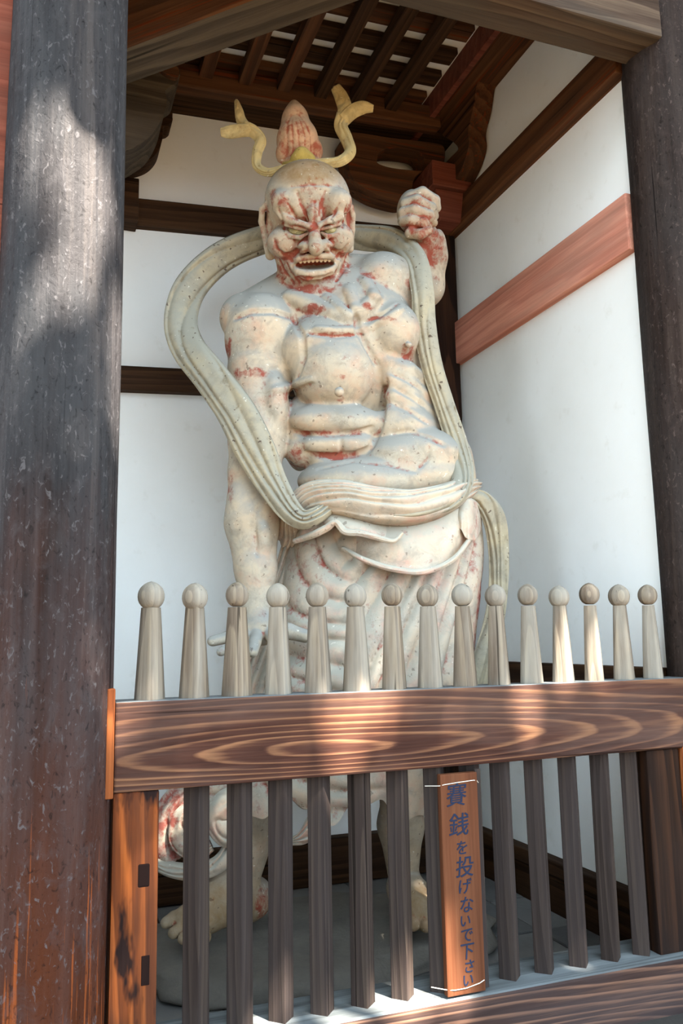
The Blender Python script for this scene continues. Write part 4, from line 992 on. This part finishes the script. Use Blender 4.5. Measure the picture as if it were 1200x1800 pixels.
# ================================================================== the tree outside that shades the gate
tree = empty('shade_tree', (SUN[0] * 12.5 + 2.8, SUN[1] * 12.5 - .6, 0)); tag(tree, 'leafy tree standing outside the gate that shades it', 'tree')
e1 = np.cross([0, 0, 1.], SUN); e1 /= np.linalg.norm(e1); e2 = np.cross(SUN, e1)
corners = np.array([(x, y, z) for x in (-.7, 3.3) for y in (-.6, 1.6) for z in (0, 4.6)])
a0, a1 = (corners @ e1).min() - .5, (corners @ e1).max() + .5; b0, b1 = (corners @ e2).min() - .4, (corners @ e2).max() + .5
NL = 40000
A = rng.uniform(a0, a1, NL); B = rng.uniform(b0, b1, NL); T_ = rng.uniform(11.5, 13.5, NL)
C_ = A[:, None] * e1 + B[:, None] * e2 + T_[:, None] * SUN
GAPS = [  # photo px, plane y, radius m, share of leaves missing
    (55, 180, -.13, .05, .8), (48, 215, -.13, .05, .6), (125, 215, -.14, .05, .75), (160, 240, -.1, .05, .7), (90, 250, -.14, .05, .6), (130, 275, -.13, .05, .75),
    (150, 315, -.12, .08, 1.0), (165, 360, -.1, .09, 1.0), (130, 345, -.13, .07, 1.0), (110, 310, -.14, .05, .8), (55, 320, -.12, .04, .5), (190, 400, -.06, .05, .9),
    (90, 460, -.14, .05, .9), (112, 495, -.14, .08, 1.0), (85, 525, -.14, .06, .9), (135, 530, -.12, .05, .8), (204, 500, -.03, .04, .8), (204, 560, -.02, .05, 1.0), (202, 610, -.02, .05, 1.0), (199, 660, -.02, .05, 1.0), (198, 710, -.03, .05, .9), (203, 760, -.02, .04, .8),
    (178, 680, -.08, .04, .4),
    (232, 1250, 0, .06, .75), (300, 1252, 0, .05, .6), (350, 1270, 0, .05, .4), (560, 1300, 0, .06, .8), (585, 1265, 0, .06, .9), (625, 1255, 0, .07, 1.0), (655, 1240, 0, .05, .9), (600, 1310, 0, .06, .8), (690, 1230, 0, .05, .5),
    (905, 1215, 0, .05, .7), (935, 1225, 0, .05, .75), (950, 1240, 0, .04, .5), (988, 1180, .03, .05, 1.0), (990, 1140, .03, .035, .8), (1045, 1165, .03, .05, 1.0), (1040, 1125, .03, .04, .9),
    (690, 1770, 0, .09, 1.0), (640, 1790, 0, .08, 1.0), (735, 1755, 0, .07, 1.0), (720, 1730, .05, .06, 1.0), (600, 1800, 0, .07, .9), (480, 1795, .05, .06, .8), (530, 1790, .05, .05, .6), (812, 1710, -.02, .06, .8), (800, 1640, -.02, .05, .5),
    (700, 1740, .0, .05, .7), (690, 1420, .02, .03, .7), (625, 1430, .02, .03, .6), (630, 1575, .02, .03, .6), (800, 1770, 0, .05, .6)]
keep = np.ones(NL, bool)
for px, py, yp, r_, sh in GAPS:
    q = onY(px, py, yp); d = C_ - q; d -= (d @ SUN)[:, None] * SUN
    keep &= ~((np.linalg.norm(d, axis=1) < r_ * .92 + .03) & (rng.random(NL) < sh))
C_ = C_[keep]; NL = len(C_)
n_ = rng.normal(size=(NL, 3)) + SUN * .9; n_ /= np.linalg.norm(n_, axis=1)[:, None]
t_ = np.cross(n_, rng.normal(size=(NL, 3))); t_ /= np.linalg.norm(t_, axis=1)[:, None]; s_ = np.cross(n_, t_)
ln = rng.uniform(.07, .11, NL)[:, None]
V = np.stack([C_ - t_ * ln, C_ + s_ * ln * .5 - n_ * .008, C_ + t_ * ln, C_ - s_ * ln * .5 - n_ * .008], 1).reshape(-1, 3)
lv = link('foliage', np_mesh('foliage', V - np.array(tree.location), np.arange(NL * 4).reshape(-1, 4), smooth=False), M['leaf']); lv.parent = tree; lv['kind'] = 'stuff'
tp = np.array(tree.location); cc = C_.mean(0)
def limb(name, pts, rs):
    V = []; F = []; K = 10
    for p, r_ in zip(pts, rs):
        for i in range(K): V.append((p[0] + r_ * math.cos(2 * math.pi * i / K), p[1] + r_ * math.sin(2 * math.pi * i / K), p[2]))
    for j in range(len(pts) - 1):
        for i in range(K): F.append((j * K + i, j * K + (i + 1) % K, (j + 1) * K + (i + 1) % K, (j + 1) * K + i))
    o = link(name, np_mesh(name, np.array(V) - tp, F), M['darkpost']); o.parent = tree
limb('trunk', [tp, tp + [0, -.1, 3], tp + [-.3, -.2, 6], tp + [-.9, -.1, 9]], [.36, .28, .22, .14])
for k in range(5):
    e = cc + e1 * (k - 2) * 1.0 + e2 * ((k % 2) - .5) * 1.6 + SUN * .9
    limb('branch', [tp + [-.3, -.2, 6], (tp + [-.3, -.2, 6.]) * .5 + e * .5 + [0, 0, .3], e], [.1, .06, .03])

# second evergreen tree, added out of view to keep sky light off the right wall
tr2 = empty('shade_tree', (-4.6, -6.8, 0)); tag(tr2, 'broad dark evergreen tree added out of view at front left to block sky light', 'tree')
n2 = 16000; q = rng.normal(size=(n2, 3)); q /= np.linalg.norm(q, axis=1)[:, None]; q *= (rng.uniform(.35, 1, n2) ** .4)[:, None]
C2 = q * np.array([2.7, 2.4, 4.2]) + np.array([0, 0, 5.2])
n_ = rng.normal(size=(n2, 3)); n_ /= np.linalg.norm(n_, axis=1)[:, None]; t_ = np.cross(n_, rng.normal(size=(n2, 3))); t_ /= np.linalg.norm(t_, axis=1)[:, None]; s_ = np.cross(n_, t_)
ln = rng.uniform(.14, .24, n2)[:, None]
V = np.stack([C2 - t_ * ln, C2 + s_ * ln * .5, C2 + t_ * ln, C2 - s_ * ln * .5], 1).reshape(-1, 3)
lv = link('foliage', np_mesh('foliage', V, np.arange(n2 * 4).reshape(-1, 4), smooth=False), M['leaf']); lv.parent = tr2; lv['kind'] = 'stuff'
tree, tp = tr2, np.array(tr2.location)
limb('trunk', [tp, tp + [.1, 0, 2], tp + [0, .1, 5]], [.34, .26, .12])
